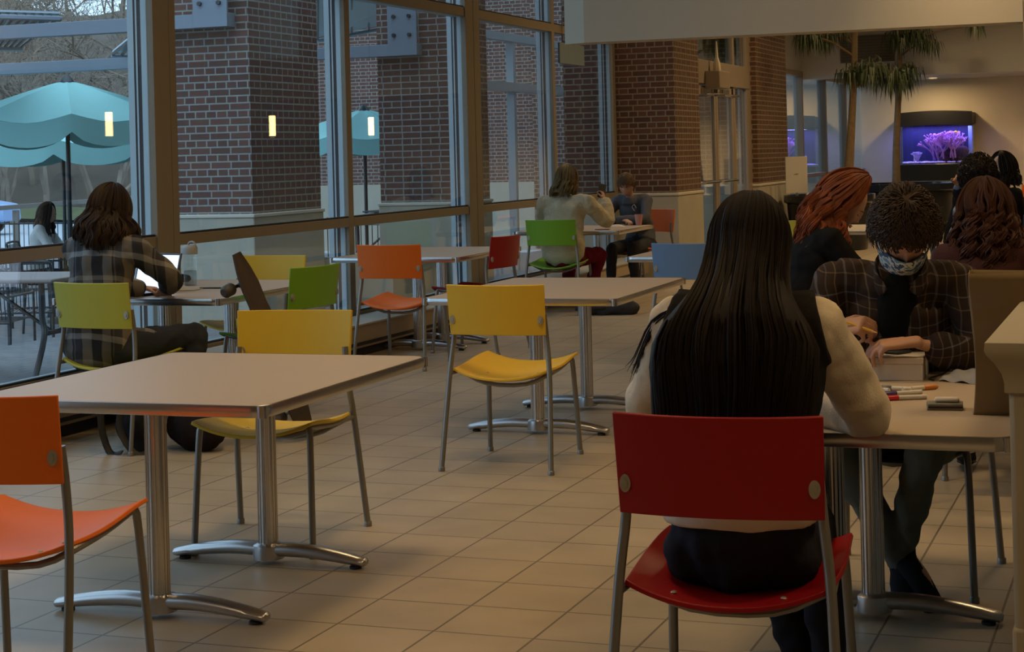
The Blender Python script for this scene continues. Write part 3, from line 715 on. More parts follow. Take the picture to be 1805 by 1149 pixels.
# steel canopy beams with bolted end plates
beam_m = mat('canopy_steel', (.19, .23, .28), .5, .1)
def beam(x1, y, z, length, label, plate=True, pz0=-.06, pz1=.55, px=.42):
    t = thing('canopy_beam', label, 'beam', (x1, y, z))
    MB().bx(-length, 0, -.06, .06, 0, .12).bx(-length, 0, -.02, .02, .12, .3).bx(-length, 0, -.06, .06, .3, .32).build('girder', beam_m, t, bevel=.004) if not plate else MB().bx(-length, 0, -.06, .06, 0, .13).build('girder', beam_m, t, bevel=.004)
    if plate:
        MB().bx(-px, .0, -.085, -.06, pz0 + .06, pz1).build('end_plate', beam_m, t, bevel=.004)
        for bx_ in (-px + .08, -.08):
            for bz in (.22, .42):
                MB().tube([(bx_, -.085, bz), (bx_, -.115, bz)], .022, 6, rounded=False).build('bolt', dark_metal, t)
    return t
beam(-8.02, 14.26, 2.73, 8.5, 'pale blue steel canopy beam bolted to the nearer outer brick pier', True, -.06, .62, .36)
beam(-7.45, 17.3, 2.58, 7.5, 'pale blue steel canopy beam bolted to the farther outer brick pier', True, -.06, .60, .34)
beam(-9.3, 12.6, 3.02, 8.0, 'upper steel canopy beam ending in the top left window', False)
pl = thing('canopy_bracket', 'bolted grey-blue steel plate standing on the farther canopy beam', 'bracket', (-8.9, 17.2, 2.6))
MB().bx(-.24, .06, -.03, 0, .10, .72).build('plate', beam_m, pl, bevel=.004)
for bx_ in (-.17, 0):
    for bz in (.30, .58): MB().tube([(bx_, -.03, bz), (bx_, -.06, bz)], .022, 6, rounded=False).build('bolt', dark_metal, pl)
sheet_m = mat('canopy_sheet', (.36, .43, .50), .35)
def canopy(label, corners, nr, nc):
    c = [Vector(q) for q in corners]; o = (c[0] + c[1] + c[2] + c[3]) / 4
    t = thing('canopy_roof', label, 'canopy', o); c = [q - o for q in c]
    def pt(u, v): return (c[0] * (1 - u) + c[1] * u) * (1 - v) + (c[3] * (1 - u) + c[2] * u) * v
    MB().grid(pt, 1, 1, .02).build('sheet', sheet_m, t, smooth=False)
    for k in range(nr): MB().tube([pt(k / (nr - 1), 0) - V(0, 0, .03), pt(k / (nr - 1), 1) - V(0, 0, .03)], .016, 5).build('rib', dark_metal, t)
    for k in range(nc): MB().tube([pt(0, k / (nc - 1)) - V(0, 0, .05), pt(1, k / (nc - 1)) - V(0, 0, .05)], .03, 6).build('rafter', beam_m, t)
canopy('ribbed canopy sheet at the top left corner, behind the nearer beam', (ray(-90, 78, 20), ray(38, 78, 20), ray(106, 24, 17.5), ray(-90, 18, 17.5)), 14, 3)
canopy('small ribbed canopy corner just left of the left window post', (ray(198, 92, 21), ray(330, 96, 21), ray(330, 44, 18.5), ray(250, 50, 18.5)), 9, 2)
canopy('ribbed canopy sheet above the far brick building', (ray(560, 66, 26), ray(800, 20, 26), ray(800, -30, 21), ray(560, -30, 21)), 9, 2)
# parasols
teal = mat('parasol_canvas', (.25, .53, .52), .85, var=.06, vscale=3)
def parasol(x, y, zt, zr, rr, rot, label, val=.26, n=8, wob=.0):
    t = thing('parasol', label, 'parasol', (x, y, -.29), R(rot), 'green patio parasols')
    zt += .29; zr += .29
    def can(u, v):
        a = 2 * PI * u; k = (u * n) % 1; f = math.cos(PI / n) / math.cos((k - .5) * 2 * PI / n)
        sag = .09 * math.sin(PI * k) * v
        return (rr * v * f * math.cos(a), rr * v * f * math.sin(a), zt - (zt - zr) * v ** 1.12 - sag)
    MB().grid(can, n * 6, 10, .006).build('canopy', teal, t)
    def vl(u, v):
        a = 2 * PI * u; k = (u * n) % 1; f = math.cos(PI / n) / math.cos((k - .5) * 2 * PI / n); q = rr * f * (1 - .03 * v)
        sc = .72 + .28 * min(1, 6 * min(k, 1 - k) + .0) ** .5
        return (q * math.cos(a), q * math.sin(a), zr - .09 * math.sin(PI * k) - val * v * sc)
    MB().grid(vl, n * 8, 3, .005).build('valance', teal, t)
    rb = MB()
    for k in range(n):
        a = 2 * PI * k / n; rb.tube([(0, 0, zt - .05), (rr * .97 * math.cos(a), rr * .97 * math.sin(a), zr - .02)], .009, 5)
    rb.build('ribs', dark_metal, t)
    MB().tube([(0, 0, .05), (0, 0, zt + .02)], .026, 10).build('pole', dark_metal, t)
    MB().lathe([(.09, zt - .02), (.07, zt + .02), (.02, zt + .07)], 16).build('finial', dark_metal, t)
    MB().lathe([(.28, 0), (.28, .04), (.05, .09), (.04, .3)], 24).build('base', dark_metal, t)
p = ray(121, 300, 20); parasol(p.x, p.y, 2.46, 2.04, 1.30, 22.5 + 14, 'large green parasol filling the left window, nearest of the three')
p = ray(112, 300, 26); parasol(p.x, p.y, 2.08, 1.86, 1.62, 30, 'lower pale green parasol directly behind the nearest one', .28)
p = ray(644, 300, 26); parasol(p.x, p.y, 2.22, 1.84, 1.25, 50, 'green parasol in front of the far brick building', .22)
# fence
fx0, fx1, fy = -24.0, -9.5, 23.5
fn = thing('picket_fence', 'low black metal picket fence at the edge of the patio', 'fence', ((fx0 + fx1) / 2, fy, -.29))
m = MB()
for k in range(160):
    x = fx0 + (fx1 - fx0) * k / 159 - (fx0 + fx1) / 2; m.tube([(x, 0, .05), (x, 0, .92)], .008, 4, rounded=False)
m.tube([(fx0 - fn.location.x, 0, .88), (fx1 - fn.location.x, 0, .88)], .014, 4).tube([(fx0 - fn.location.x, 0, .12), (fx1 - fn.location.x, 0, .12)], .014, 4)
m.build('pickets', dark_metal, fn, clean=False)
ra, rb_ = ray(-60, 365, 29.5), ray(330, 345, 41)
rl = thing('wooden_rail', 'weathered grey rail running behind the picket fence', 'rail', ((ra.x + rb_.x) / 2, (ra.y + rb_.y) / 2, -.30))
m = MB().box((0, 0, 1.08), (16, .06, .08))
m.build('rail', mat('grey_wood', (.20, .19, .17), .9), rl, smooth=False)
for k in range(5): MB().bx(-7.6 + 3.8 * k - .04, -7.6 + 3.8 * k + .04, -.05, .05, 0, 1.02).build('post', MATS['grey_wood'], rl, smooth=False)
rl.rotation_euler[2] = math.atan2(rb_.y - ra.y, rb_.x - ra.x)
# trees on the hillside
bark = mat('bark_grey', (.17, .14, .11), .95, var=.7, vscale=1.5)
def tree_mesh(seed, hgt):
    rnd = random.Random(seed); m = MB(); cnt = [0]
    def br(p, d, l, r, dep):
        cnt[0] += 1
        q = p + d * l * .5 + V(rnd.uniform(-.06, .06), rnd.uniform(-.06, .06), rnd.uniform(-.03, .05)) * l; e = q + (d + V(rnd.uniform(-.2, .2), rnd.uniform(-.2, .2), rnd.uniform(-.05, .15))).normalized() * l * .5
        m.tube([p, q, e], [r, r * .82, r * .66], 5 if dep > 4 else 3, caps=False)
        if dep == 0: return
        n = 2 if dep > 4 else rnd.choice((2, 3, 3))
        for _ in range(n):
            dd = (d * .75 + V(rnd.uniform(-1, 1), rnd.uniform(-1, 1), rnd.uniform(-.35, .6))).normalized()
            br(e if rnd.random() < .6 else q, dd, l * rnd.uniform(.66, .84), max(r * .62, .011), dep - 1)
    br(V(0, 0, 0), V(rnd.uniform(-.12, .12), rnd.uniform(-.1, .1), 1).normalized(), hgt * .25, hgt * .016, 8)
    return m
protos = []
for k in range(4):
    t = thing('bare_tree', '', 'tree', group='bare trees on the hillside')
    tag(tree_mesh(30 + k, 11).build('branches', bark, t, clean=False), kind='stuff'); protos.append([t, False])
TL = ['bare grey tree standing %s on the hillside' % w for w in ('highest and farthest left', 'half way up at the far left', 'low at the left edge', 'just behind the nearest parasol top', 'left of the parasol pole', 'right of the parasol pole', 'beside the left window post', 'high beside the left window post', 'between the two tallest trunks', 'directly behind the seated woman outside', 'at the foot of the slope near the cars', 'on the crest above the green parasol', 'on the crest at the far left', 'on the crest near the window post', 'low behind the wooden rail', 'nearest the road at the right')]
sp = [(10, 75, 1), (40, 66, 1), (5, 58, .8), (120, 62, 1.1), (80, 54, .7), (165, 58, .8), (225, 60, 1), (240, 80, 1), (185, 72, 1.1), (60, 62, .9), (20, 55, .55), (130, 95, 1.2), (40, 92, 1.2), (215, 98, 1.2), (100, 70, .9), (200, 50, .6)]
for i, (u, D, s_) in enumerate(sp):
    pr = protos[i % 4]; t = pr[0] if not pr[1] else link_copy(pr[0]); pr[1] = True
    q = ray(u, 290, D); v = max(0, min(1, (q.y - 50) / 70)); z = -.1 + 15 * v ** .8 + 1.4 * math.sin(q.x * .11) * v + .8 * math.sin(q.x * .31 + q.y * .2) * v - .8
    if q.y < 50: z = -.32
    t.location = (q.x, q.y, z); t.scale = (s_, s_, s_); t.rotation_euler = (0, 0, i * 1.3); t['label'] = TL[i]; t['group'] = 'bare trees on the hillside'; t['category'] = 'tree'
# parked cars (tiny, at the road)
def car(u, D, label, c):
    q = ray(u, 300, D); t = thing('car', label, 'car', (q.x, q.y, -.30), R(20))
    MB().add([(x, y, z) for y in (-.85, .85) for (x, z) in ((-2.1, .35), (-2.1, .85), (-1.3, .95), (-.8, 1.4), (.7, 1.42), (1.35, .95), (2.1, .8), (2.15, .35))], [tuple(range(8)), tuple(range(15, 7, -1))] + [(k, k + 8, (k + 1) % 8 + 8, (k + 1) % 8) for k in range(8)]).build('body', c, t, bevel=.08)
    MB().bx(-.95, 1.1, -.86, .86, .98, 1.32).build('windows', black_gloss, t, bevel=.05)
    for x in (-1.35, 1.35):
        for y in (-.8, .8): MB().tube([(x, y - .1, .33), (x, y + .1, .33)], .33, 20, ref=(0, 0, 1), rounded=False).build('wheel', rubber, t)
car(-120, 47, 'small pale blue car parked beyond the rail at the left edge', mat('car_blue', (.25, .38, .62), .3))
# patio furniture
def wire_chair(x, y, deg, label):
    t = thing('patio_chair', label, 'chair', (x, y, -.29), R(deg), 'black wire patio chairs')
    f = MB().tube([(-.25, -.25, 0), (-.25, -.22, .42), (-.25, -.28, .84), (-.18, -.3, .9), (.18, -.3, .9), (.25, -.28, .84), (.25, -.22, .42), (.25, -.25, 0)], .014, 8, smooth=3)
    for sx in (-1, 1): f.tube([(sx * .25, .25, 0), (sx * .25, .24, .64), (sx * .25, .2, .66), (sx * .25, -.24, .66)], .012, 6, smooth=3)
    f.build('frame', dark_metal, t)
    s_ = MB()
    for k in range(13):
        x_ = -.22 + .44 * k / 12; s_.tube([(x_, -.29, .88), (x_, -.235, .46)], .0045, 4)
    s_.build('backrest', dark_metal, t); s2 = MB()
    for k in range(13):
        x_ = -.22 + .44 * k / 12; s2.tube([(x_, -.235, .43), (x_, .23, .44)], .0045, 4)
    s2.tube([(-.25, .23, .44), (.25, .23, .44)], .01, 6).tube([(-.25, -.23, .43), (.25, -.23, .43)], .01, 6); s2.build('seat', dark_metal, t)
q = ray(50, 430, 16.4); wire_chair(q.x, q.y, 25, 'black wire patio chair nearest the window, seen through the left pane')
q = ray(-12, 430, 15.4); wire_chair(q.x, q.y, 10, 'black wire patio chair cut off by the left edge')
q = ray(28, 430, 19.0); wire_chair(q.x, q.y, 0, 'black wire patio chair left of the seated woman outside')
q = ray(66, 430, 20.5); wire_chair(q.x, q.y, -70, 'black wire patio chair the woman outside sits on')
q = ray(236, 400, 19.5); wire_chair(q.x, q.y, 100, 'black wire patio chair just left of the window post')
def patio_table(x, y, deg, label, w=1.2, d=.8, top=None, z=-.29):
    t = thing('patio_table', label, 'table', (x, y, z), R(deg))
    MB().bx(-w / 2, w / 2, -d / 2, d / 2, .70, .73).build('tabletop', top or mat('patio_top_grey', (.22, .24, .25), .5), t, bevel=.01)
    for sx in (-1, 1):
        MB().tube([(sx * w * .40, -.42, 0), (sx * w * .36, -.16, .30), (sx * w * .34, -.13, .45), (sx * w * .34, -.13, .70)], .022, 8, smooth=4).tube([(sx * w * .40, .42, 0), (sx * w * .36, .16, .30), (sx * w * .34, .13, .45), (sx * w * .34, .13, .70)], .022, 8, smooth=4).tube([(sx * w * .36, -.15, .33), (sx * w * .36, .15, .33)], .018, 8).build('leg', dark_metal, t)
    MB().tube([(-w * .34, 0, .33), (0, 0, .66)], .014, 6).tube([(w * .34, 0, .33), (0, 0, .66)], .014, 6).build('brace', dark_metal, t)
    return t
q = ray(18, 600, 10.4)
pt = patio_table(-7.95, 10.5, 5, 'patio table with bent dark legs right outside the left window', 1.5, .8, mat('patio_top', (.20, .17, .16), .6), z=-.02)
q = ray(152, 420, 21.0); patio_table(q.x, q.y, 10, 'patio table beside the woman seated outside', .8, .6)
q = ray(215, 420, 25.0); patio_table(q.x, q.y, 0, 'patio table farther back, near the picket fence', .9, .6)
q = ray(690, 345, 21.5); patio_table(q.x, q.y, 0, 'patio table beyond the farther outer pier', z=-.02)
stk = thing('stacked_furniture', 'stack of dark upturned patio seats standing outside between the brick piers', 'furniture', (q.x, q.y, .71))
for k in range(5): MB().bx(-.28, .28, -.25, .25, k * .03, k * .03 + .018).build('seat', alu_out if k % 2 else dark_metal, stk, bevel=.004)
# ------------------------------------------------------------------ people
def skin(name, c): return mat(name, c, .55, var=.08, vscale=12, bump=.03, bscale=90)
SK1 = skin('skin_warm', (.42, .22, .14)); SK2 = skin('skin_fair', (.50, .29, .20)); SK3 = skin('skin_tan', (.34, .17, .10))
def cloth(name, c, var=.12, bump=.16, bscale=160): return mat('cloth_' + name, c, .92, var=var, vscale=25, bump=bump, bscale=bscale, spec=.1)
def hairm(name, c, rough=.5, var=.5): return mat('hair_' + name, c, rough, var=var, vscale=22, stretch=(1, 1, .12), spec=.18)
eye_w = mat('eye_dark', (.02, .015, .01), .2)
lip_m = mat('lips', (.38, .13, .10), .5)

def headmat(pitch, yaw, roll=0):    # pitch > 0 looks down; yaw > 0 turns left
    return Euler((-R(pitch), R(roll), R(yaw)), 'XYZ').to_matrix()
def add_head(m, C, M, k=1.0, ears=True):
    def g(x, y, sx, sy, a, px, py): return a * math.exp(-((x - px) / sx) ** 2 - ((y - py) / sy) ** 2)
    nu, nv = 56, 44; vs = []; fs = []
    for j in range(nv + 1):
        a = PI * j / nv
        for i in range(nu):
            b = 2 * PI * i / nu; X, Y, Z = math.sin(a) * math.sin(b), math.sin(a) * math.cos(b), math.cos(a)
            lo = max(0, -Z)
            x = X * .076 * (1 - .30 * lo ** 1.6) * (1 + .04 * Z); y = Y * .096; z = Z * .118
            if Y < 0: y *= 1 - .45 * lo; 
            else: y *= (1 - .12 * lo); y += .006 * lo
            if Z > .2: y -= .006
            if Y > 0.2:
                w = min(1, (Y - .2) * 3)
                d = g(X, Z, .13, .10, .013, 0, -.30) + g(X, Z, .07, .22, .013, 0, -.14) - g(X, Z, .20, .12, .012, .36, .04) - g(X, Z, .20, .12, .012, -.36, .04)
                d += g(X, Z, .5, .07, .005, 0, .20) + g(X, Z, .20, .05, .007, 0, -.53) + g(X, Z, .20, .04, .006, 0, -.64) - g(X, Z, .22, .03, .004, 0, -.585) + g(X, Z, .25, .12, .008, 0, -.85)
                d += g(X, Z, .16, .07, .005, .34, .02) + g(X, Z, .16, .07, .005, -.34, .02) + g(X, Z, .2, .2, .004, .5, -.25) + g(X, Z, .2, .2, .004, -.5, -.25)
                y += d * w
            vs.append(Vector(C) + M @ (V(x, y, z) * k))
    for j in range(nv):
        for i in range(nu): fs.append((j * nu + i, (j + 1) * nu + i, (j + 1) * nu + (i + 1) % nu, j * nu + (i + 1) % nu))
    m.add(vs, fs)
    if ears:
        for s_ in (-1, 1):
            q = [V(s_ * .076, -.004, .030), V(s_ * .086, -.016, .030), V(s_ * .088, -.022, .008), V(s_ * .083, -.012, -.018), V(s_ * .076, .0, -.030)]
            m.tube([Vector(C) + M @ (p * k) for p in q], [.006 * k, .007 * k, .007 * k, .007 * k, .006 * k], 8, smooth=2)
            m.ball(Vector(C) + M @ (V(s_ * .077, -.008, .002) * k), (.006 * k, .013 * k, .024 * k), 10, 8, M)
def face_bits(root, C, M, k=1.0, closed=True, brow=None, lips=True):
    C = Vector(C)
    e = MB(); b = MB()
    for s_ in (-1, 1):
        e.tube([C + M @ (V(s_ * .018, .0855, -.002) * k), C + M @ (V(s_ * .028, .0865, -.006) * k), C + M @ (V(s_ * .038, .080, -.001) * k)], [.0012, .0022, .0012], 6, smooth=3)
        b.tube([C + M @ (V(s_ * .014, .0935, .020) * k), C + M @ (V(s_ * .030, .091, .025) * k), C + M @ (V(s_ * .044, .080, .019) * k)], [.002, .003, .0015], 6, smooth=3)
    e.build('eyelashes' if closed else 'eye', eye_w, root); b.build('eyebrow', brow or mat('brow_brown', (.07, .04, .025), .8), root)
    if lips:
        l = MB().tube([C + M @ (V(-.022, .088, -.067) * k), C + M @ (V(0, .0965, -.064) * k), C + M @ (V(.022, .088, -.067) * k)], [.002, .0045, .002], 8, smooth=3)
        l.tube([C + M @ (V(-.020, .086, -.070) * k), C + M @ (V(0, .0955, -.073) * k), C + M @ (V(.020, .086, -.070) * k)], [.002, .005, .002], 8, smooth=3)
        l.build('lips', lip_m, root)
def add_hand(m, W_, d, nrm, side, curl=(25, 30, 35, 38, 25), k=1.0, bend=1.0, spread=6):
    """W_ wrist, d pointing along palm, nrm palm-facing direction, side +1: thumb towards d x nrm"""
    W_ = Vector(W_); d = Vector(d).normalized(); nrm = Vector(nrm); nrm = (nrm - d * nrm.dot(d)).normalized(); lat = d.cross(nrm) * side
    pl_ = .092 * k
    m.tube([W_ - d * .02, W_ + d * .015 * k, W_ + d * .05 * k, W_ + d * pl_], [(.026 * k, .018 * k), (.030 * k, .016 * k), (.040 * k, .0155 * k), (.041 * k, .013 * k)], 16, ref=lat, rounded=True)
    L = [.076, .084, .078, .060]; offs = [.030, .010, -.011, -.030]; dl = [0, .004, .001, -.008]
    for i in range(4):
        base = W_ + d * (pl_ - .006 + dl[i]) * 1 + lat * offs[i] * k
        a = R(spread) * (1.5 - i) / 1.5
        dd = (d * math.cos(a) + lat * math.sin(a)).normalized(); pts = [base - dd * .02]; ang = 0; cur = base; pts.append(cur)
        for j, fr in enumerate((.45, .30, .25)):
            ang += R(curl[i] * (1.0 if j == 0 else 1.25 if j == 1 else .8) * bend)
            u = dd * math.cos(ang) + nrm * math.sin(ang); cur = cur + u * L[i] * fr * k; pts.append(cur)
        r0 = (.0092, .0095, .009, .008)[i] * k
        m.tube(pts, [r0, r0, r0 * .93, r0 * .88, r0 * .72], 10, smooth=2)
    t0 = W_ + d * .022 * k + lat * .022 * k; a = R(curl[4])
    t1 = t0 + (d * .55 + lat * .75 + nrm * .25 * bend).normalized() * .042 * k
    t2 = t1 + (d * .85 + lat * .35 * math.cos(a) + nrm * (.2 + math.sin(a))).normalized() * .033 * k
    t3 = t2 + (d * .9 + lat * .05 + nrm * (.2 + math.sin(a))).normalized() * .028 * k
    m.tube([t0 - lat * .012, t0, t1, t2, t3], [.012 * k, .014 * k, .0115 * k, .0105 * k, .008 * k], 10, smooth=2)

DEF = dict(hip=(0, -.05, .52), waist=(0, -.03, .70), chest=(0, .04, .93), neck=(0, .09, 1.09), head=(0, .13, 1.235),
           sh=(.165, .07, 1.045), el=(.235, .22, .82), wr=(.10, .44, .78), kn=(.12, .40, .50), an=(.12, .43, .09), to=(.12, .57, .04), hp=(.095, -.03, .50))
def person(label, x, y, deg, **K):
    J = dict(DEF); J.update({k: v for k, v in K.items() if k in DEF or k in ('shR', 'shL', 'elR', 'elL', 'wrR', 'wrL', 'knR', 'knL', 'anR', 'anL', 'toR', 'toL')})
    t = thing('person', label, 'person', (x, y, K.get('z', 0)), R(deg))
    P = {}
    for nm in ('sh', 'el', 'wr', 'kn', 'an', 'to', 'hp'):
        for s_, q in ((1, 'R'), (-1, 'L')):
            v = J.get(nm + q) or tuple([J[nm][0] * s_, J[nm][1], J[nm][2]])
            P[nm + q] = Vector(v)
    for nm in ('hip', 'waist', 'chest', 'neck', 'head'): P[nm] = Vector(J[nm])
    M = headmat(*K.get('headrot', (20, 0, 0))); vx = K.get('vox', .010); k = K.get('k', 1.0)
    fat = K.get('fat', 1.0)
    # --- one continuous body
    m = MB()
    def torso(m, g, lo=0, neck=True, top=False):
        pts = [P['hip'] - V(0, 0, .06), P['hip'] + V(0, 0, .03), P['waist'], P['chest'] - V(0, 0, .06), P['chest'] + V(0, .0, .03), P['neck'] - V(0, .01, .055)]
        rd = [(.13 + g, .095 + g), (.165 + g, .115 + g), (.135 * fat + g, .100 + g), (.150 * fat + g, .112 + g), (.160 * fat + g, .108 + g), (.095 + g, .070 + g)]
        if top: pts[0] = P['hip'] + V(0, 0, .055); rd[0] = (.16 + g, .112 + g); del pts[1]; del rd[1]
        m.tube(pts[lo:], rd[lo:], 20, ref=(1, 0, 0), smooth=3)
        for q in 'RL': m.tube([P['chest'] + V(0, 0, .06), P['sh' + q] * .95 + P['chest'] * .05, P['sh' + q]], [.075 + g, .062 + g, .05 + g], 12)
        if neck: m.tube([P['neck'] - V(0, .01, .07), P['neck'], P['head'] - M @ V(0, .01, .06)], [(.075 + g, .062 + g), (.052 + g, .054 + g), (.052, .054)], 14, ref=(1, 0, 0))
    def arm(m, q, g, end=1.0, taper=1.0):
        a, b, c = P['sh' + q], P['el' + q], P['wr' + q]; c2 = b + (c - b) * end
        m.tube([a, a * .6 + b * .4, b, b * .5 + c2 * .5, c2], [.050 + g, .044 + g, .037 + g, (.035 + g) * taper, (.025 + g) * taper if end > .9 else .034 + g], 14, smooth=3)
    def leg(m, q, g, end=1.0):
        a, b, c = P['hp' + q], P['kn' + q], P['an' + q]; c2 = b + (c - b) * end
        m.tube([a, a * .5 + b * .5, b], [.082 + g, .070 + g, .053 + g], 16, smooth=2)
        m.tube([b, b * .65 + c2 * .35, c2], [.053 + g, .048 + g, .033 + g * 1.4], 14, smooth=2)
    torso(m, -.014)
    for q in 'RL': arm(m, q, -.010); leg(m, q, -.014)
    add_head(m, P['head'], M, k, K.get('ears', True))
    hk = K.get('hands', {})
    for s_, q in ((1, 'R'), (-1, 'L')):
        h_ = hk.get(q, {})
        d = Vector(h_.get('d', P['wr' + q] - P['el' + q])); n_ = Vector(h_.get('n', (0, 0, -1)))
        add_hand(m, P['wr' + q], d, n_, h_.get('side', s_), h_.get('curl', (25, 30, 35, 38, 25)), h_.get('k', .95), h_.get('bend', 1.0), h_.get('spread', 6))
    for q in 'RL': m.tube([P['an' + q] - V(0, .02, .02), P['an' + q] * .4 + P['to' + q] * .6, P['to' + q]], [(.03, .03), (.035, .022), (.03, .015)], 12, ref=(1, 0, 0))
    m.build('body', K.get('skin', SK1), t, remesh=min(vx, .0055) if K.get('near') else vx, soft=1)
    face_bits(t, P['head'], M, k, brow=K.get('brow'), lips=K.get('lips', True)) if K.get('face') else None
    # --- clothes
    fo = K.get('fold', .018)
    if K.get('top'):
        m = MB(); torso(m, .010, neck=False, top=True)
        m.tube([P['neck'] - V(0, .01, .08), P['neck'] + V(0, -.004, -.012)], [(.095, .08), (.068, .066)], 16, ref=(1, 0, 0), rounded=False)
        for q in 'RL': arm(m, q, K.get('sleeve', .012), K.get('sleeve_end', .96), 1.1)
        m.build(K.get('topname', 'sweater'), K['top'], t, remesh=vx, fold=fo, fsize=.09, soft=2)
    if K.get('vest'):
        m = MB()
        pts = [P['waist'] + V(0, 0, .03), P['chest'] - V(0, 0, .08), P['chest'] + V(0, 0, .02), P['neck'] - V(0, .01, .045)]
        m.tube(pts, [(.172, .140), (.192, .150), (.200, .145), (.13, .10)], 20, ref=(1, 0, 0), smooth=3, rounded=False)
        for q in 'RL': m.tube([P['chest'] + V(0, 0, .05), P['sh' + q] * .8 + P['chest'] * .2 + V(0, 0, .0), P['sh' + q] * 1.0 + V((.022 if q == 'R' else -.022), 0, -.006)], [.12, .104, .092], 16, rounded=False)
        m.build('vest', K['vest'], t, remesh=vx, fold=fo * .6, fsize=.1, soft=2)
    if K.get('undershirt'):
        m = MB()
        m.tube([P['waist'] + V(0, .028, -.05), P['chest'] + V(0, .045, -.03), P['neck'] + V(0, .035, -.06)], [(.085, .105), (.085, .095), (.055, .05)], 16, ref=(1, 0, 0), smooth=3)
        m.build('undershirt', K['undershirt'], t, remesh=vx, soft=2)
    if K.get('pants'):
        m = MB()
        m.tube([P['hip'] - V(0, 0, .055), P['hip'] + V(0, 0, .03), P['hip'] + V(0, .0, .10)], [(.15, .115), (.175, .128), (.150, .112)], 18, ref=(1, 0, 0), smooth=2)
        for q in 'RL': leg(m, q, .008, .97)
        m.build('trousers', K['pants'], t, remesh=vx, fold=fo, fsize=.08, soft=2)
    if K.get('shoes'):
        for q in 'RL':
            a, b = P['an' + q], P['to' + q]; d = (b - a); up_ = V(0, 0, 1)
            s = MB().tube([a + V(0, 0, .02), a - V(0, 0, .02)], [.043, .045], 14)
            s.tube([a - d.normalized() * .045 - V(0, 0, .035), a * .5 + b * .5 - V(0, 0, .015), b + d.normalized() * .03], [(.038, .032), (.045, .036), (.040, .022)], 16, ref=d.cross(up_).normalized() if d.cross(up_).length > .01 else (1, 0, 0), smooth=3)
            so = s.build('shoe', K['shoes'], t, remesh=min(vx, .008), soft=2)
            MB().tube([a - d.normalized() * .05 - V(0, 0, .055), a * .5 + b * .5 - V(0, 0, .032), b + d.normalized() * .035 - V(0, 0, .012)], [(.038, .010), (.046, .010), (.040, .008)], 14, ref=d.cross(up_).normalized(), smooth=3).build('sole', K.get('sole', rubber), so)
    return t, P, M

def hair(root, C, M, m_, n=500, absf=None, fall=.30, phi=125, wave=.004, freq=3, vol=.010, drape=None, width=.0026, a_end=100, k=1.0, seed=1, part=0, tips=.15, shell=True, top=0.0, name='hair', sides=0):
    """strands run from the crown over the skull, then hang and spread"""
    rnd = random.Random(seed); C = Vector(C)
    ex = V(.083, .104, .124) * k + V(vol, vol, vol) * .6
    def guide(p, off, L, ph, amp):
        pts = []; pr = R(p)
        ns = 9
        ae = a_end + 18 * (abs(p) > 75) * 0
        for i in range(ns + 1):
            a = R(4 + (ae - 4) * i / ns)
            v = V(math.sin(a) * math.sin(pr) * (ex.x + off), -math.sin(a) * math.cos(pr) * (ex.y + off), math.cos(a) * (ex.z + off))
            v.y -= .004
            wr_ = amp * min(1, max(0, i / ns - .35) * 1.5); fz = ph + i / ns * freq * 2
            v += V(math.cos(pr) * math.sin(fz), math.sin(pr) * math.sin(fz), 0) * wr_
            pts.append(C + M @ v)
        nf = 18 if wave > .006 else 9; q0 = pts[-1]; tl = (pts[-1] - pts[-2]).normalized(); out = M @ V(math.sin(pr), -math.cos(pr), 0); out.z = 0
        if out.length > 1e-4: out.normalize()
        cur = q0
        for i in range(1, nf + 1):
            s_ = i / nf; blend = max(0, 1 - s_ * 3.2)
            d = (tl * blend + V(0, 0, -1) * (1 - blend)).normalized()
            cur = cur + d * L / nf
            w = V(0, 0, 0)
            if absf:
                e_ = min(1, s_ * 2.0); e_ = e_ * e_ * (3 - 2 * e_); w = (absf(p, s_, off, q0, L) - cur) * e_
            if drape:
                e_ = min(1, s_ * 2.2); e_ = e_ * e_ * (3 - 2 * e_); w = drape(p, s_, out, off) * e_
            sw = amp
            pts.append(cur + w + out.cross(V(0, 0, 1)) * math.sin(s_ * freq * 2 * PI + ph + freq * 2) * sw + out * math.cos(s_ * freq * 2 * PI + ph + freq * 2) * sw * .7)
        return pts
    mb = MB()
    if shell:
        nu = 26; cols = []
        for i in range(nu + 1):
            p = -phi + 2 * phi * i / nu; cols.append(guide(p, -0.014, fall * .86, 0, 0))
        cnt = len(cols[0])
        def fn(u, v): return cols[round(u * nu)][round(v * (cnt - 1))]
        mb.grid(fn, nu, cnt - 1, .012)
    nl = 34 if wave > .006 else 60
    locks = [(rnd.uniform(0, 6.28), rnd.uniform(.0, 1), rnd.uniform(1 - tips, 1 + tips * .4)) for _ in range(nl + 1)]
    for i in range(n):
        p = rnd.uniform(-phi, phi); li = int((p + phi) / (2 * phi) * nl); lk_ = locks[li]
        pc_ = -phi + (li + .5) * 2 * phi / nl; p = pc_ + (p - pc_) * .75
        off = rnd.uniform(-.003, vol * .55) + vol * .45 * lk_[1]; L = fall * lk_[2] * rnd.uniform(.92, 1.05)
        g = guide(p, off, L, lk_[0] + rnd.uniform(-.5, .5) if wave > .006 else rnd.uniform(0, 1.2) + p * .05, wave * rnd.uniform(.7, 1.2))
        g = smooth_path(g, 2 if wave > .006 else 1)
        wd = width * rnd.uniform(.7, 1.5)
        mb.tube(g, lerp_list([wd * .6, wd, wd, wd * .9, wd * .25], len(g)), 4, caps=False)
    return mb.build(name, m_, root, clean=False)
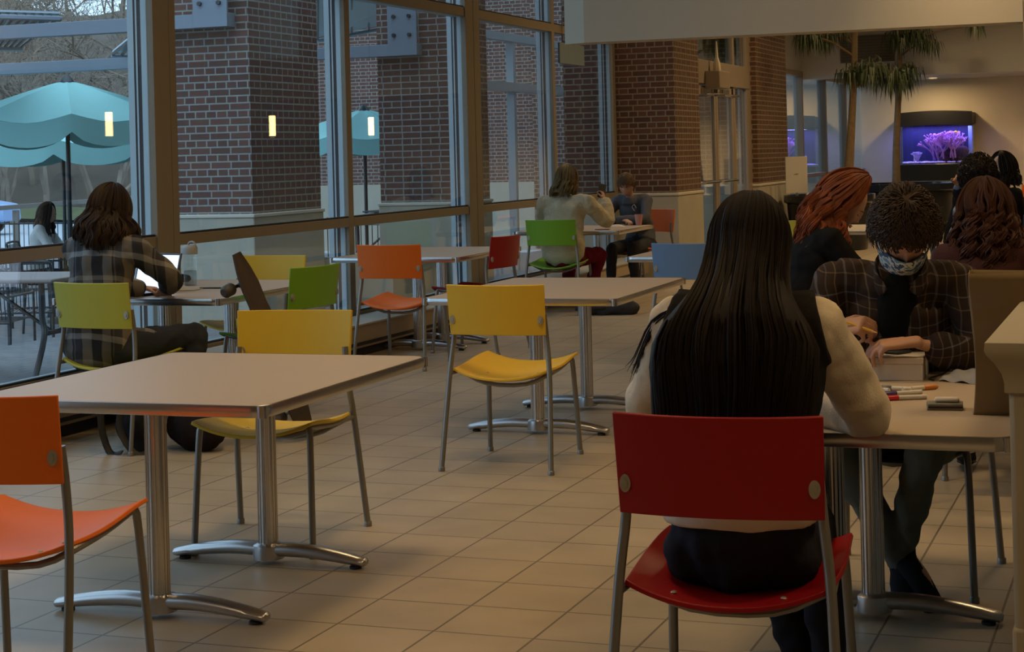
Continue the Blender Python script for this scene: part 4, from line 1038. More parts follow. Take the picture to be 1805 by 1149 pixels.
def short_hair(root, C, M, m_, n=1500, length=.035, k=1.0, seed=3, curl=0.0, vol=.012, fringe=62, width=.0022):
    rnd = random.Random(seed); C = Vector(C); mb = MB(); ex = V(.080, .101, .122) * k
    def lim(pr):      # how far down hair grows, by azimuth (0 back, 180 front)
        c = (1 - math.cos(pr)) / 2
        return R(112 * (1 - c) + fringe * c)
    def pt(pr, a, off): return C + M @ V(math.sin(a) * math.sin(pr) * (ex.x + off), -math.sin(a) * math.cos(pr) * (ex.y + off), math.cos(a) * (ex.z + off))
    nu, nv = 40, 14
    mb.grid(lambda u, v: pt(2 * PI * u, lim(2 * PI * u) * v + .001, vol * .45 * (1 - .6 * v ** 3)), nu, nv, .004)
    for i in range(n):
        pr = rnd.uniform(0, 2 * PI); a = lim(pr) * math.sqrt(rnd.random()) * .98 + .02
        pts = []; da = length / .11 * rnd.uniform(.5, 1.1); dp = rnd.uniform(-.35, .35); ph = rnd.uniform(0, 6)
        for j in range(5):
            s_ = j / 4
            pp = pt(pr + dp * s_ + curl * .6 * math.sin(ph + s_ * 7), a + da * s_ + curl * .4 * math.cos(ph + s_ * 7), vol * .3 + vol * (1.1 - .5 * (s_ - .5) ** 2) * (.4 + .9 * s_ * (1 - s_ * .5)) * rnd.uniform(.9, 1.1) + curl * .012 * math.sin(ph * 2 + s_ * 5))
            pts.append(pp)
        mb.tube(pts, [width, width, width * .9, width * .7, width * .25], 4, caps=False)
    return mb.build('hair', m_, root, clean=False)

# 1 --- long-haired woman in the red chair
black_cloth = cloth('black_vest', (.018, .015, .014)); cream = cloth('cream_fleece', (.64, .54, .41), .08); navy = cloth('navy_denim', (.022, .022, .030))
hblack = hairm('black', (.010, .0055, .004), .62, .6)
t, P, M = person('person from behind in the red chair, very long straight black hair, cream sleeves', -.985, 4.19, 2, near=True, vox=.008, fat=1.06,
    hip=(0, .0, .53), waist=(0, .02, .72), chest=(0, .10, .95), neck=(0, .16, 1.105), head=(0.0, .20, 1.235), sh=(.168, .13, 1.045),
    elR=(.262, .36, .785), wrR=(.10, .54, .782), elL=(-.31, .34, .80), wrL=(-.12, .55, .782), kn=(.11, .42, .50), knL=(-.05, .43, .50), anR=(.15, .40, .10), toR=(.17, .54, .045), anL=(.06, .50, .12), toL=(.03, .64, .05),
    top=cream, topname='fleece', sleeve=.022, vest=black_cloth, pants=navy, shoes=cloth('dark_shoe', (.03, .03, .035)), sole=mat('sole_white', (.45, .43, .40), .6), skin=SK2, headrot=(28, -3, 0), ears=False, fold=.03)
# fleece hem below the vest, over the chair seat
hm = MB(); pts = [P['hip'] + V(0, 0, .075), P['hip'] + V(0, .0, .10)]
hm.tube([P['hip'] + V(0, -.005, .055), P['hip'] + V(0, -.005, .085), P['hip'] + V(0, .0, .14), P['waist'] + V(0, 0, .02)], [(.192, .145), (.196, .15), (.185, .142), (.17, .13)], 30, ref=(1, 0, 0), smooth=3, rounded=False)
hm.build('fleece_hem', cream, t, remesh=.008, fold=.012, fsize=.1, soft=2)
def abs1(p, s_, off, q0, L):
    x = math.sin(R(p) * .78); w = .115 + .085 * min(1, s_ * 1.7) - .05 * max(0, s_ - .6)
    z = q0.z - L * s_ * (1.0 - .10 * abs(x))
    y = -.050 - .10 * min(1, s_ * 1.5) - .035 * s_ + .55 * (x * w) ** 2 / .2 - off * 1.1
    return V(x * w, y, z)
hair(t, P['head'], M, hblack, n=3000, fall=.50, phi=122, wave=.0035, freq=1.4, vol=.014, absf=abs1, width=.0021, seed=11, tips=.14, a_end=94)
# loose lock in front of the left shoulder, down the sleeve
lk = MB()
for i in range(60):
    o_ = V(random.gauss(0, .006), random.gauss(0, .006), 0)
    lk.tube([P['shL'] + V(.03, -.03, .05) + o_, P['shL'] + V(-.045, -.035, .01) + o_, P['shL'] * .55 + P['elL'] * .45 + V(-.050, -.035, .02) + o_ * 1.1, P['elL'] + V(-.02, -.05, random.uniform(.05, .12)) + o_ * 1.3], [.0016, .002, .0016, .0005], 4, smooth=3, caps=False)
lk.build('hair_lock', hblack, t, clean=False)

# 2 --- man in the checked shirt
shirt_m = mat_plaid('plaid_brown', .095, [(0, (.030, .020, .015)), (.30, (.16, .12, .07)), (.345, (.034, .024, .018)), (.62, (.09, .09, .105)), (.665, (.026, .018, .014)), (.92, (.12, .12, .13))], [(0, (.04, .025, .02)), (.40, (.15, .11, .065)), (.44, (.035, .022, .018)), (.74, (.14, .14, .17)), (.78, (.03, .02, .016))], .4)
tee = cloth('black_tee', (.008, .009, .009))
jean2 = cloth('olive_jeans', (.13, .14, .12))
hbrown = hairm('dark_brown', (.035, .020, .012), .55)
t, P, M = person('person in checked brown shirt and patterned face mask, head bowed, holding a pencil', -.83, 6.02, 180, near=True, vox=.008, fat=1.1,
    hip=(0, .02, .53), waist=(0, .07, .72), chest=(0, .17, .95), neck=(-.025, .245, 1.11), head=(-.05, .345, 1.215), k=1.07, sh=(.205, .185, 1.04),
    elR=(.27, .31, .82), wrR=(.165, .41, .90), elL=(-.275, .30, .80), wrL=(-.075, .42, .862), knR=(.17, .43, .52), knL=(-.11, .44, .53), anR=(.0, .22, .12), toR=(-.02, .34, .045), anL=(.0, .22, .17), toL=(-.10, .34, .04),
    hands=dict(R=dict(d=(-.75, .25, .15), n=(.1, -.5, -.7), curl=(48, 50, 52, 55, 35), side=1, k=1.05), L=dict(d=(.88, .30, -.06), n=(.05, -.15, -1), curl=(26, 30, 34, 38, 30), side=-1, k=1.05)),
    top=shirt_m, topname='shirt', sleeve=.018, sleeve_end=.62, pants=jean2, shoes=cloth('black_shoe', (.012, .012, .014)), sole=mat('sole_grey', (.25, .24, .22), .6), skin=SK1, headrot=(48, 14, 0), face=True, lips=False, undershirt=tee, fold=.022)
short_hair(t, P['head'], M, hbrown, n=2600, length=.036, vol=.028, fringe=58, seed=5, k=1.07)
# face mask
mk = MB()
def maskf(u, v):
    a = R(-82 + 164 * u); z = -.022 - .098 * v - .010 * abs(math.sin(a))
    rr = .100 - .018 * v ** 2; nose = .020 * math.exp(-(a / .5) ** 2) * math.exp(-((v - .25) / .4) ** 2)
    return P['head'] + M @ (V(math.sin(a) * (.080 - .012 * v), math.cos(a) * (rr + .004) + nose, z + .006 * math.cos(a)) * 1.07)
mk.grid(maskf, 20, 10, .003)
mm = mat('mask_floral', (.45, .50, .52), .9)
N, L = nodes(mm); vo = N.new('ShaderNodeTexVoronoi'); vo.inputs['Scale'].default_value = 55; tcn = N.new('ShaderNodeTexCoord'); L.new(tcn.outputs['Object'], vo.inputs['Vector'])
rp = N.new('ShaderNodeValToRGB'); rp.color_ramp.interpolation = 'CONSTANT'; rp.color_ramp.elements[0].color = (.04, .10, .16, 1); rp.color_ramp.elements[1].position = .42; rp.color_ramp.elements[1].color = (.50, .50, .46, 1)
L.new(vo.outputs['Distance'], rp.inputs[0])
nz = N.new('ShaderNodeTexNoise'); nz.inputs['Scale'].default_value = 40; L.new(tcn.outputs['Object'], nz.inputs['Vector'])
rp2 = N.new('ShaderNodeValToRGB'); rp2.color_ramp.interpolation = 'CONSTANT'; e = rp2.color_ramp.elements; e[0].color = (.03, .07, .12, 1); e[1].position = .47; e[1].color = (.52, .52, .48, 1); q = e.new(.6); q.color = (.12, .25, .32, 1)
L.new(nz.outputs[0], rp2.inputs[0]); L.new(rp2.outputs[0], N['Principled BSDF'].inputs['Base Color'])
mk.build('face_mask', mm, t)
lp = MB()
for s_ in (-1, 1): lp.tube([P['head'] + M @ V(s_ * .078, .016, -.035), P['head'] + M @ V(s_ * .086, -.012, .012), P['head'] + M @ V(s_ * .084, -.026, -.01), P['head'] + M @ V(s_ * .078, .014, -.10)], .0012, 5, smooth=3)
lp.build('mask_strap', mm, t)
# collar
cl = MB()
for s_ in (-1, 1): cl.tube([P['neck'] + V(s_ * .02, -.07, .0), P['neck'] + V(s_ * .075, -.02, -.005), P['neck'] + V(s_ * .075, .06, -.05), P['neck'] + V(s_ * .05, .085, -.10)], [(.022, .006)] * 4, 10, ref=(0, 0, 1), smooth=4)
cl.build('collar', shirt_m, t)
man_wrR = P['wrR']; man_root = t

# 3 --- woman with copper hair
hcop = hairm('copper', (.17, .045, .016), .55, .8)
t, P, M = person('person with long wavy copper-red hair and black top, head bowed in profile', -1.72, 8.28, -62, near=True, vox=.009,
    hip=(0, -.02, .53), waist=(0, .05, .72), chest=(0, .15, .93), neck=(0, .24, 1.08), head=(0, .325, 1.215), sh=(.165, .18, 1.05), el=(.22, .36, .83), wr=(.12, .56, .80),
    top=cloth('black_top', (.008, .008, .009)), pants=cloth('dark_pants', (.02, .02, .025)), shoes=cloth('black_shoe2', (.015, .015, .015)), skin=SK2, headrot=(44, -22, 0), face=True, ears=False, sleeve=.014)
def drape2(p, s_, out, off):
    x = math.sin(R(p)); return V(x * .045 * min(1, s_ * 2), (-.10 if abs(p) < 75 else .015) * s_, 0) + out * (.03 * math.sin(min(1, s_ * 1.3) * PI))
hair(t, P['head'], M, hcop, n=1500, fall=.36, phi=112, wave=.016, freq=2.8, vol=.034, drape=drape2, width=.0032, seed=21, tips=.3, a_end=95)

# 4 --- curly brown hair, seen from behind
hcurl = hairm('auburn_brown', (.050, .018, .010), .6, .6)
t, P, M = person('person seen from behind with long voluminous curly brown hair', -.72, 7.72, 4, vox=.012,
    top=cloth('maroon_top', (.05, .02, .018)), pants=cloth('dark_pants', (.02, .02, .025)), shoes=cloth('black_shoe2', (.015, .015, .015)), skin=SK1, headrot=(12, 0, 0), ears=False, el=(.25, .20, .82), head=(0, .13, 1.17), neck=(0, .09, 1.05), sh=(.165, .07, 1.00), chest=(0, .04, .90))
def drape4(p, s_, out, off): return out * (.028 * math.sin(min(1, s_ * 1.1) * PI * .8) + off * .4)
hair(t, P['head'], M, hcurl, n=900, fall=.33, phi=150, wave=.015, freq=4.2, vol=.030, drape=drape4, width=.0036, seed=31, tips=.25, a_end=88)

# 5 --- checked flannel shirt, laptop
flan = mat_plaid('plaid_grey', .235, [(0, (.03, .032, .036)), (.26, (.22, .21, .20)), (.48, (.035, .035, .04)), (.52, (.15, .14, .15)), (.56, (.05, .05, .055)), (.74, (.26, .22, .17))], [(0, (.035, .035, .04)), (.30, (.32, .32, .32)), (.44, (.06, .06, .065)), (.72, (.19, .18, .16)), (.84, (.03, .03, .035))], .5)
t, P, M = person('person from behind in grey checked flannel shirt with long wavy hair at the laptop', -5.33, 7.98, 0, near=False, vox=.010, fat=1.12,
    hip=(0, -.02, .53), waist=(0, -.01, .73), chest=(-.01, .05, .95), neck=(0, .08, 1.09), head=(.01, .11, 1.235), sh=(.185, .06, 1.045), elR=(.27, .27, .86), wrR=(.12, .50, .80), elL=(-.23, .28, .82), wrL=(-.06, .50, .79),
    knR=(.42, .28, .56), anR=(.38, .20, .12), toR=(.42, .34, .05), knL=(.10, .42, .52), anL=(.05, .30, .10), toL=(.05, .44, .045), hpR=(.12, -.0, .53),
    top=flan, topname='flannel_shirt', sleeve=.020, pants=cloth('charcoal_jeans', (.035, .038, .042)), shoes=cloth('black_shoe2', (.015, .015, .015)), skin=SK2, headrot=(16, -8, 0), ears=False, fold=.03)
st_ = MB().tube([P['hip'] + V(0, -.01, -.045), P['hip'] + V(0, 0, .03), P['waist']], [(.185, .145), (.195, .15), (.17, .13)], 20, ref=(1, 0, 0), smooth=3)
st_.tube([P['hip'] + V(.15, .06, .02), P['hip'] + V(.27, .12, .02), P['hip'] + V(.30, .14, -.04)], [(.07, .05), (.05, .035), (.035, .03)], 12)
st_.build('shirt_tail', flan, t, remesh=.01, fold=.02, fsize=.1, soft=2)
hwav = hairm('brown_wavy', (.036, .021, .013), .5, .6)
def drape5(p, s_, out, off): return out * (.040 * math.sin(min(1, s_ * 1.0) * PI * .9) + .03 * s_) + V(0, -.02 * s_, 0)
hair(t, P['head'], M, hwav, n=1200, fall=.22, phi=138, wave=.009, freq=2.0, vol=.022, drape=drape5, width=.0028, seed=41, tips=.35, a_end=92)

# 6 --- cream sweater
t, P, M = person('person in cream sweater from behind on the green chair, holding up a phone', -5.30, 15.62, 2, vox=.011, fat=1.2,
    hip=(0, -.04, .53), head=(.01, .10, 1.245), headrot=(14, -12, 0), sh=(.20, .05, 1.03), elR=(.36, .24, .83), wrR=(.30, .36, 1.02), elL=(-.25, .20, .82), wrL=(-.10, .42, .78),
    knR=(.26, .34, .52), anR=(.16, .14, .12), toR=(.18, .26, .05), knL=(-.05, .38, .5), hands=dict(R=dict(d=(-.2, .3, .9), n=(-.9, 0, -.2), side=1, curl=(45, 48, 50, 52, 30))),
    top=cloth('cream_knit', (.50, .44, .31), .15, .8, 60), sleeve=.028, pants=cloth('maroon_pants', (.13, .008, .022)), shoes=cloth('black_shoe2', (.015, .015, .015)), skin=SK2, fold=.035)
kn_ = MB().tube([P['hip'] + V(0, 0, .0), P['hip'] + V(0, 0, .10), P['waist'] + V(0, 0, .05)], [(.20, .16), (.215, .17), (.19, .15)], 20, ref=(1, 0, 0), smooth=3)
kn_.build('sweater_hem', MATS['cloth_cream_knit'], t, remesh=.012, fold=.02, soft=2)
hbl = hairm('dark_blonde', (.16, .115, .055), .5, .5)
hair(t, P['head'], M, hbl, n=420, fall=.16, phi=130, wave=.008, freq=1.5, vol=.016, drape=lambda p, s_, out, off: out * (.02 * s_) + V(-.03 * s_, -.03 * s_, 0), width=.004, seed=51, tips=.4, a_end=95)
ph = MB().box((0, 0, 0), (.075, .010, .15)).build('phone', gasket, None, bevel=.004)
q = Matrix.Rotation(R(2), 4, 'Z') @ (P['wrR'] + V(-.03, .03, .10)); ph.location = (-5.30 + q.x, 15.62 + q.y, q.z); ph.rotation_euler = (R(-25), R(15), R(30)); tag(ph, 'dark phone held up by the person in the cream sweater', 'phone')

# 7 --- grey sweatshirt
gsw = cloth('grey_sweatshirt', (.085, .085, .095))
t, P, M = person('person in dark grey sweatshirt looking down, arms crossed on the table by the pillar', -5.13, 17.58, 168, vox=.010, fat=.95,
    hip=(0, 0, .52), chest=(0, .12, .90), neck=(0, .20, 1.03), head=(0, .27, 1.15), sh=(.175, .15, .99), elR=(.23, .33, .79), wrR=(-.02, .42, .79), elL=(-.23, .33, .79), wrL=(.03, .46, .80), headrot=(30, 12, 0), face=True,
    top=gsw, pants=cloth('dark_grey_pants', (.035, .035, .038)), shoes=cloth('black_shoe2', (.015, .015, .015)), skin=SK2, sleeve=.010, fold=.012, anL=(-.10, .30, .10), kn=(.12, .40, .50))
short_hair(t, P['head'], M, hairm('mid_brown', (.10, .060, .032)), n=900, length=.05, vol=.010, fringe=52, seed=8, width=.003)
MB().ball(P['head'] + M @ V(0, -.115, .02), (.038, .035, .045), 14, 10).tube([P['head'] + M @ V(.03, -.10, -.03), P['head'] + M @ V(.06, -.08, -.10)], [.02, .006], 8).build('hair_bun', MATS['hair_mid_brown'], t)
MB().tube([P['chest'] + V(-.085, .145, -.02), P['chest'] + V(-.06, .15, .02), P['chest'] + V(-.085, .15, .045), P['chest'] + V(-.105, .145, .01)], .004, 5, smooth=3).build('printed_emblem', mat('print_pale', (.35, .36, .38), .8), t)

# 8..10 --- far group
t, P, M = person('person with curly dark hair, glasses and blue-grey shirt, hand raised beside the face', -1.42, 13.55, -78, vox=.013, head=(0, .11, 1.25), headrot=(6, 0, 0), elL=(-.26, .05, .98), wrL=(-.16, -.02, 1.16), hands=dict(L=dict(d=(.4, .1, .8), n=(.9, 0, .1), side=-1, curl=(50, 52, 54, 56, 40))),
    top=cloth('blue_grey_shirt', (.11, .13, .17)), pants=cloth('dark_pants', (.02, .02, .025)), shoes=cloth('black_shoe2', (.015, .015, .015)), skin=SK3, face=True)
short_hair(t, P['head'], M, hairm('black_curly', (.012, .008, .006)), n=700, length=.05, vol=.035, curl=1.0, fringe=66, seed=9, width=.005)
gl = MB()
for s_ in (-1, 1):
    gl.tube([P['head'] + M @ V(s_ * .032 + .022 * math.cos(a), .102, .002 + .018 * math.sin(a)) for a in [2 * PI * j / 12 for j in range(13)]], .0018, 5)
    gl.tube([P['head'] + M @ V(s_ * .054, .100, .006), P['head'] + M @ V(s_ * .080, .0, .008)], .0018, 5)
gl.build('glasses', steel, t)
sl_ = MB().tube([P['shL'] + V(0, 0, -.02), P['elL'], P['wrL'] - V(0, 0, .04)], [.066, .058, .048], 12, smooth=3); sl_.build('black_sleeve', cloth('black_sleeve', (.01, .01, .011)), t)
t, P, M = person('person with short black hair mostly hidden behind the man with glasses', -1.82, 17.2, -100, vox=.015, head=(0, .11, 1.18), headrot=(20, 0, 0), top=cloth('black_sleeve', (.01, .01, .011)), pants=cloth('dark_pants', (.02, .02, .025)), skin=SK2)
short_hair(t, P['head'], M, MATS['hair_black_curly'], n=500, length=.05, vol=.022, fringe=60, seed=19, width=.005)
t, P, M = person('person with dark hair, black face mask and black jacket at the far right', -1.20, 15.62, 118, vox=.013, head=(0, .11, 1.265), headrot=(8, 0, 0), wr=(.06, .40, .98), el=(.22, .2, .86), top=cloth('black_jacket', (.012, .012, .014)), pants=cloth('dark_pants', (.02, .02, .025)), skin=SK2, face=True, lips=False)
hair(t, P['head'], M, MATS['hair_black_curly'], n=380, fall=.14, phi=125, wave=.007, freq=2, vol=.02, drape=lambda p, s_, out, off: out * (.03 * s_), width=.005, seed=61, tips=.3)
MB().grid(lambda u, v: P['head'] + M @ V(math.sin(R(-80 + 160 * u)) * (.080 - .012 * v), math.cos(R(-80 + 160 * u)) * (.104 - .018 * v * v) + .018 * math.exp(-((u - .5) / .15) ** 2), -.02 - .095 * v), 14, 6, .003).build('face_mask', cloth('mask_black', (.01, .01, .01)), t)

# 11 --- woman outside
q = ray(66, 430, 20.5)
t, P, M = person('person outside in a white top with dark hair, seated on the patio', q.x, q.y, -70, z=-.29, vox=.014, headrot=(15, 0, 0), head=(0, .13, 1.22), top=cloth('white_top', (.60, .60, .58)), pants=cloth('dark_pants', (.02, .02, .025)), skin=SK2, face=True)
hair(t, P['head'], M, hairm('outdoor_brown', (.045, .028, .02)), n=350, fall=.24, phi=125, wave=.008, freq=2, vol=.016, drape=lambda p, s_, out, off: out * (.02 * s_), width=.005, seed=71, tips=.3)

# ------------------------------------------------------------------ things on the table at the right
T = .7405
def obj1(name, mb, m, loc, rz, label, cat, group=None, **k):
    o = mb.build(name, m, None, **k); o.location = loc; o.rotation_euler = (0, 0, rz); return tag(o, label, cat, group)
paperw = mat('paper_white', (.56, .50, .44), .7, var=.03)
bxo = thing('box', 'white cardboard box the man with the pencil leans his hand on', 'box', (-.805, 5.70, T), R(2))
MB().bx(-.077, .077, -.105, .105, 0, .052).build('body', paperw, bxo, bevel=.002)
MB().bx(-.079, .079, -.107, .107, .052, .072).build('lid', paperw, bxo, bevel=.002)
o = obj1('phone', MB().bx(-.036, .036, -.04, .075, 0, .009), gasket, (-.825, 5.72, T + .073), R(60), 'dark phone lying on the white box', 'phone', bevel=.004)
def marker(x, y, rz, capc, label, ln=.135):
    t = thing('marker_pen', label, 'marker', (x, y, T + .0075), R(rz), 'markers on the right table')
    MB().tube([(-ln / 2, 0, 0), (ln * .12, 0, 0)], .0072, 14, rounded=False).build('barrel', mat('marker_white', (.55, .52, .47), .4), t)
    MB().tube([(ln * .12, 0, 0), (ln * .42, 0, 0), (ln * .5, 0, 0)], [.0078, .0078, .0055], 14).build('cap', mat('cap_' + capc[0], capc[1], .35), t)
marker(-.725, 5.17, 205, ('red', (.50, .01, .015)), 'red-capped white marker lying nearest the table edge')
marker(-.835, 5.34, 150, ('red', (.50, .01, .015)), 'red-capped marker at the back left of the marker heap, beside the sleeve', .11)
marker(-.745, 5.26, 215, ('purple', (.07, .04, .16)), 'purple-capped marker between the two red ones')
marker(-.705, 5.38, 40, ('orange', (.62, .20, .03)), 'orange-capped marker pointing away at the back of the heap', .12)
marker(-.86, 5.22, 120, ('navy', (.02, .025, .08)), 'navy-capped marker at the left of the heap by the sleeve', .1)
marker(-.775, 5.36, 170, ('slate', (.06, .09, .11)), 'slate-capped marker peeking out behind the heap', .1)
wl = thing('wallet', 'folded grey-green cloth wallet on the right table in front of the markers', 'wallet', (-.590, 5.02, T), R(8))
fm = mat('wallet_cloth', (.20, .185, .13), .9, var=.2, bump=.4)
def fold_f(u, v): 
    a = PI * v; return (-.048 + .096 * u, -.0, 0)
MB().bx(-.050, .050, -.035, .035, 0, .007).bx(-.048, .048, -.033, .035, .009, .018).tube([(-.05, .033, .009), (.05, .033, .009)], .009, 10, rounded=False).build('fold', fm, wl, bevel=.003)
MB().bx(-.047, .047, -.036, -.030, .006, .011).build('lining', mat('wallet_lining', (.05, .02, .02), .8), wl)
obj1('eraser', MB().bx(-.034, .034, -.02, .02, 0, .012), paperw, (-.585, 5.03, T + .0185), R(5), 'white eraser resting on the folded wallet', 'eraser', bevel=.006)
bag_m = mat('kraft_paper', (.17, .11, .045), .85, var=.10, vscale=7, bump=.3, bscale=9)
bg_ = thing('paper_bag', 'tall brown paper bag standing open at the right edge of the table', 'bag', (-.41, 4.99, T), R(4))
def bagf(u, v):
    pr = rrect(.098, .066, .006, 2); n = len(pr); i = int(round(u * n)) % n; x, y = pr[i]
    z = .385 * v; w = 1 - .06 * math.sin(v * PI) * (1 if abs(x) > .06 else .3) + .03 * math.sin(v * 9 + u * 20) * v; pin = 1 - .25 * max(0, v - .55)
    jag = .003 * (i % 2) * (v > .99)
    return (x * (1 - .10 * max(0, v - .5) + .02 * math.sin(6 * v)) + .01 * math.sin(v * 5), y * w * pin, z + jag)
bgm = MB().grid(bagf, len(rrect(.098, .066, .006, 2)), 22); bgm.bx(-.084, .084, -.061, .061, 0, .002)
ob = bgm.build('bag', bag_m, bg_); so = ob.modifiers.new('thick', 'SOLIDIFY'); so.thickness = .0012
foil = mat('wrap_paper', (.40, .38, .34), .6, var=.1, vscale=20, bump=.5, bscale=30)
def wrap(u, v): return (-.09 + .18 * u, -.045 + .09 * v, .035 * (math.sin(PI * u) ** .4) * (math.sin(PI * v) ** .5) + .004 * math.sin(u * 17 + v * 9))
obj1('sandwich_wrap', MB().grid(wrap, 20, 12, .003), foil, (-.575, 5.60, T + .004), R(-25), 'crumpled grey paper wrap nearer the paper bag', 'food wrap', remesh=0)
obj1('takeaway_box', MB().prism(rrect(.075, .05, .012), 0, .038), foil, (-.555, 5.76, T + .0), R(-12), 'pale takeaway box behind the crumpled wrap', 'box', bevel=.006)
cbm = MB().tube([(0, 0, 0), (.03, .03, .012), (.02, .07, .03), (-.01, .05, .012), (-.05, .02, 0), (-.03, -.02, 0)], .002, 6, smooth=5)
obj1('earphone_cable', cbm, gasket, (-.66, 5.62, T + .003), 0, 'thin dark cable curled beside the white box', 'cable')
# pencil in the hand of the man
pc = thing('pencil', 'yellow pencil held in the raised hand of the man with the mask', 'pencil', (0, 0, 0))
hw = Matrix.Rotation(PI, 4, 'Z') @ man_wrR + V(-.83, 6.02, 0)
pc.location = hw + V(.075, -.045, .015); pc.rotation_euler = (R(8), R(18), R(-8))
MB().tube([(-.07, 0, 0), (.05, 0, 0)], .0042, 6, rounded=False).build('shaft', mat('pencil_yellow', (.75, .42, .04), .4), pc)
MB().tube([(.05, 0, 0), (.068, 0, 0)], [.0042, .0008], 6, rounded=False).build('tip', mat('wood_tip', (.75, .5, .25), .6), pc)
# ------------------------------------------------------------------ things on the laptop table
def at_table(u, v, z=T):
    d = ray(u, v, 1.0) - V(0, 0, CAM_H); k = (z - CAM_H) / d.z; return V(d.x * k, d.y * k, z)
q = at_table(336, 503)
bt = thing('water_bottle', 'tall clear water bottle with a grey lid beside the laptop', 'bottle', (q.x, q.y, T))
MB().lathe([(.036, .0), (.040, .01), (.040, .15), (.044, .19), (.044, .195)], 28).build('bottle_body', clear, bt)
MB().lathe([(.037, .004), (.038, .012), (.038, .09), (0.001, .09)], 24).build('water', mat_glass('water', (.70, .74, .76), .03), bt)
MB().lathe([(.047, .19), (.048, .225), (.044, .235), (.040, .24), (.034, .245)], 28).build('lid', mat('lid_grey', (.32, .33, .32), .45), bt)
MB().tube([(-.01, 0, .245), (.0, 0, .262), (.03, 0, .262), (.045, 0, .235)], .006, 8, smooth=3).build('spout', mat('lid_grey', (.32, .33, .32), .45), bt)
lt = thing('laptop', 'open laptop with a bright screen in front of the person in flannel', 'laptop', (-5.52, 8.66, T), R(-14))
MB().bx(-.17, .17, -.12, .12, 0, .016).build('keyboard_base', dark_metal, lt, bevel=.004)
sc = MB().box((0, .155, .118), (.34, .010, .22), (R(-16), 0, 0)); sc.build('lid', dark_metal, lt, bevel=.004)
MB().box((0, .1485, .119), (.315, .002, .195), (R(-16), 0, 0)).build('screen', mat('screen_glow', (.6, .7, .9), .4, emit=(.72, .80, 1.0), es=1.1), lt, smooth=False)
q = at_table(318, 512)
obj1('paper_sheet', MB().grid(lambda u, v: (-.11 + .22 * u, -.08 + .16 * v, .001 + .03 * abs(math.sin(PI * (u - .2))) * (u < .5) * .5), 12, 2, .002), mat('notepaper', (.42, .33, .2), .8), (q.x - .02, q.y + .05, T + .003), R(10), 'folded yellowish paper on the laptop table', 'paper')
q = at_table(372, 509)
obj1('pen', MB().tube([(-.07, 0, .005), (.07, 0, .005)], .0045, 8), gasket, (q.x, q.y, T), R(5), 'black pen beside the folded paper', 'pen')
q = at_table(312, 500)
obj1('glasses_case', MB().tube([(-.08, 0, .03), (0, 0, .034), (.08, 0, .03)], [(.022, .028), (.03, .035), (.022, .028)], 12, smooth=3), cloth('black_case', (.012, .012, .014)), (q.x - .02, q.y + .03, T), 0, 'black soft case just left of the water bottle', 'case')
# skateboard leaning against the table end
sk = thing('skateboard', 'dark longboard standing upright against the end of the laptop table, wheels to the left', 'skateboard', (-4.29, 8.30, 0))
pa, pb = V(0, .02, .035), V(-.30, -.16, 1.0); ax = (pb - pa).normalized(); nd = V(-.93, .1, 0); nd = (nd - ax * nd.dot(ax)).normalized(); wd_ = ax.cross(nd)
prof = [.05, .075, .092, .10, .102, .10, .095, .08, .072, .076, .06, .03]
vs = []; fs = []
nn = len(prof)
def deck(u, v):
    i = u * (nn - 1); a = int(min(i, nn - 2)); f = i - a; w = prof[a] * (1 - f) + prof[a + 1] * f
    return pa + (pb - pa) * u + wd_ * w * (v - .5) * 2 + nd * (-.010 * math.sin(PI * u) + .012 * (abs(v - .5) * 2) ** 2 * -1)
MB().grid(deck, 40, 8, .010).build('deck', mat('longboard_wood', (.045, .030, .020), .6, var=.5, vscale=9), sk)
for u in (.13, .84):
    c = pa + (pb - pa) * u + nd * .012
    MB().tube([c, c + nd * .045], [.022, .014], 10).tube([c + nd * .05 - wd_ * .075, c + nd * .05 + wd_ * .075], .010, 10).build('truck', cast_alu if u < .5 else dark_metal, sk)
    for s_ in (-1, 1):
        w = c + nd * .05 + wd_ * s_ * .09
        MB().tube([w - wd_ * .024, w + wd_ * .024], [.034, .034], 22).build('wheel', mat('wheel_urethane', (.05, .042, .035), .5), sk)
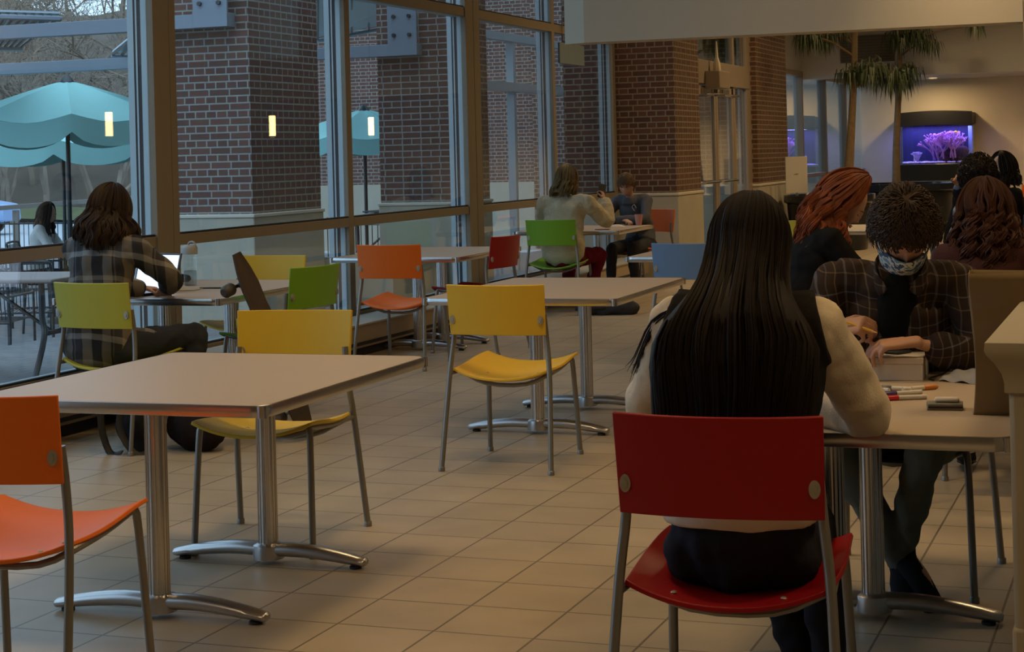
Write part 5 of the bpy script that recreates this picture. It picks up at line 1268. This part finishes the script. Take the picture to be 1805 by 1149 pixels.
# bags on the floor
def pack(name, label, x, y, deg, parts, m, straps=(), fs_=.1):
    t = thing(name, label, 'bag', (x, y, 0), R(deg)); b = MB()
    for c, r in parts: b.ball(c, r, 20, 14)
    b.build('bag_body', m, t, remesh=.012, fold=.05, fsize=fs_, soft=3)
    if straps:
        s_ = MB()
        for p in straps: s_.tube(p, [(.018, .004)] * len(p), 8, smooth=4)
        s_.build('strap', gasket, t)
    return t
pack('backpack', 'black backpack slumped on the floor under the laptop table, with hanging straps', -5.00, 7.84, 10, [((0, 0, .16), (.13, .10, .17)), ((.02, .02, .30), (.10, .08, .10))], cloth('black_nylon', (.018, .018, .02), .1), [[(-.12, -.08, .36), (-.17, -.12, .2), (-.13, -.12, .015), (-.05, -.14, .012)], [(-.02, -.1, .34), (-.06, -.14, .15), (.02, -.15, .012), (.1, -.13, .012)]])
pack('duffel_bag', 'soft dark brown bag lying beside the backpack on the floor', -4.72, 7.93, -20, [((0, 0, .11), (.19, .12, .115)), ((-.07, 0, .16), (.12, .10, .11))], cloth('dark_brown_bag', (.018, .012, .012), .2))
pack('backpack', 'flat dark grey backpack lying on the floor beyond the centre table', -4.82, 15.42, 8, [((-.04, 0, .05), (.24, .16, .07)), ((.12, 0, .06), (.16, .13, .07))], cloth('charcoal_nylon', (.045, .045, .05), .2), [[(-.3, -.05, .05), (-.2, -.16, .07), (0, -.17, .08)]])
# things on the far table
q = at_table(1126, 397)
obj1('cup', MB().lathe([(.028, 0), (.042, .11), (.040, .11), (.027, .004)], 20), mat('cup_pink', (.52, .26, .24), .5), (q.x, q.y, T), 0, 'pink paper cup at the corner of the table by the brick pillar', 'cup')
q = at_table(1100, 400)
obj1('face_mask', MB().grid(lambda u, v: (-.09 + .18 * u, -.05 + .1 * v, .028 * math.sin(PI * u) ** .5 * math.sin(PI * v) ** .6), 14, 8, .002), paperw, (q.x - .05, q.y - .1, T + .003), R(15), 'pale folded cloth on the table in front of the grey sweatshirt', 'cloth')
q = at_table(1062, 405)
obj1('phone', MB().bx(-.07, .07, -.035, .035, 0, .009), mat('phone_brown', (.20, .09, .06), .3), (q.x, q.y, T), R(5), 'phone lying flat on the table of the two women', 'phone', bevel=.004)
q = at_table(1560, 396)
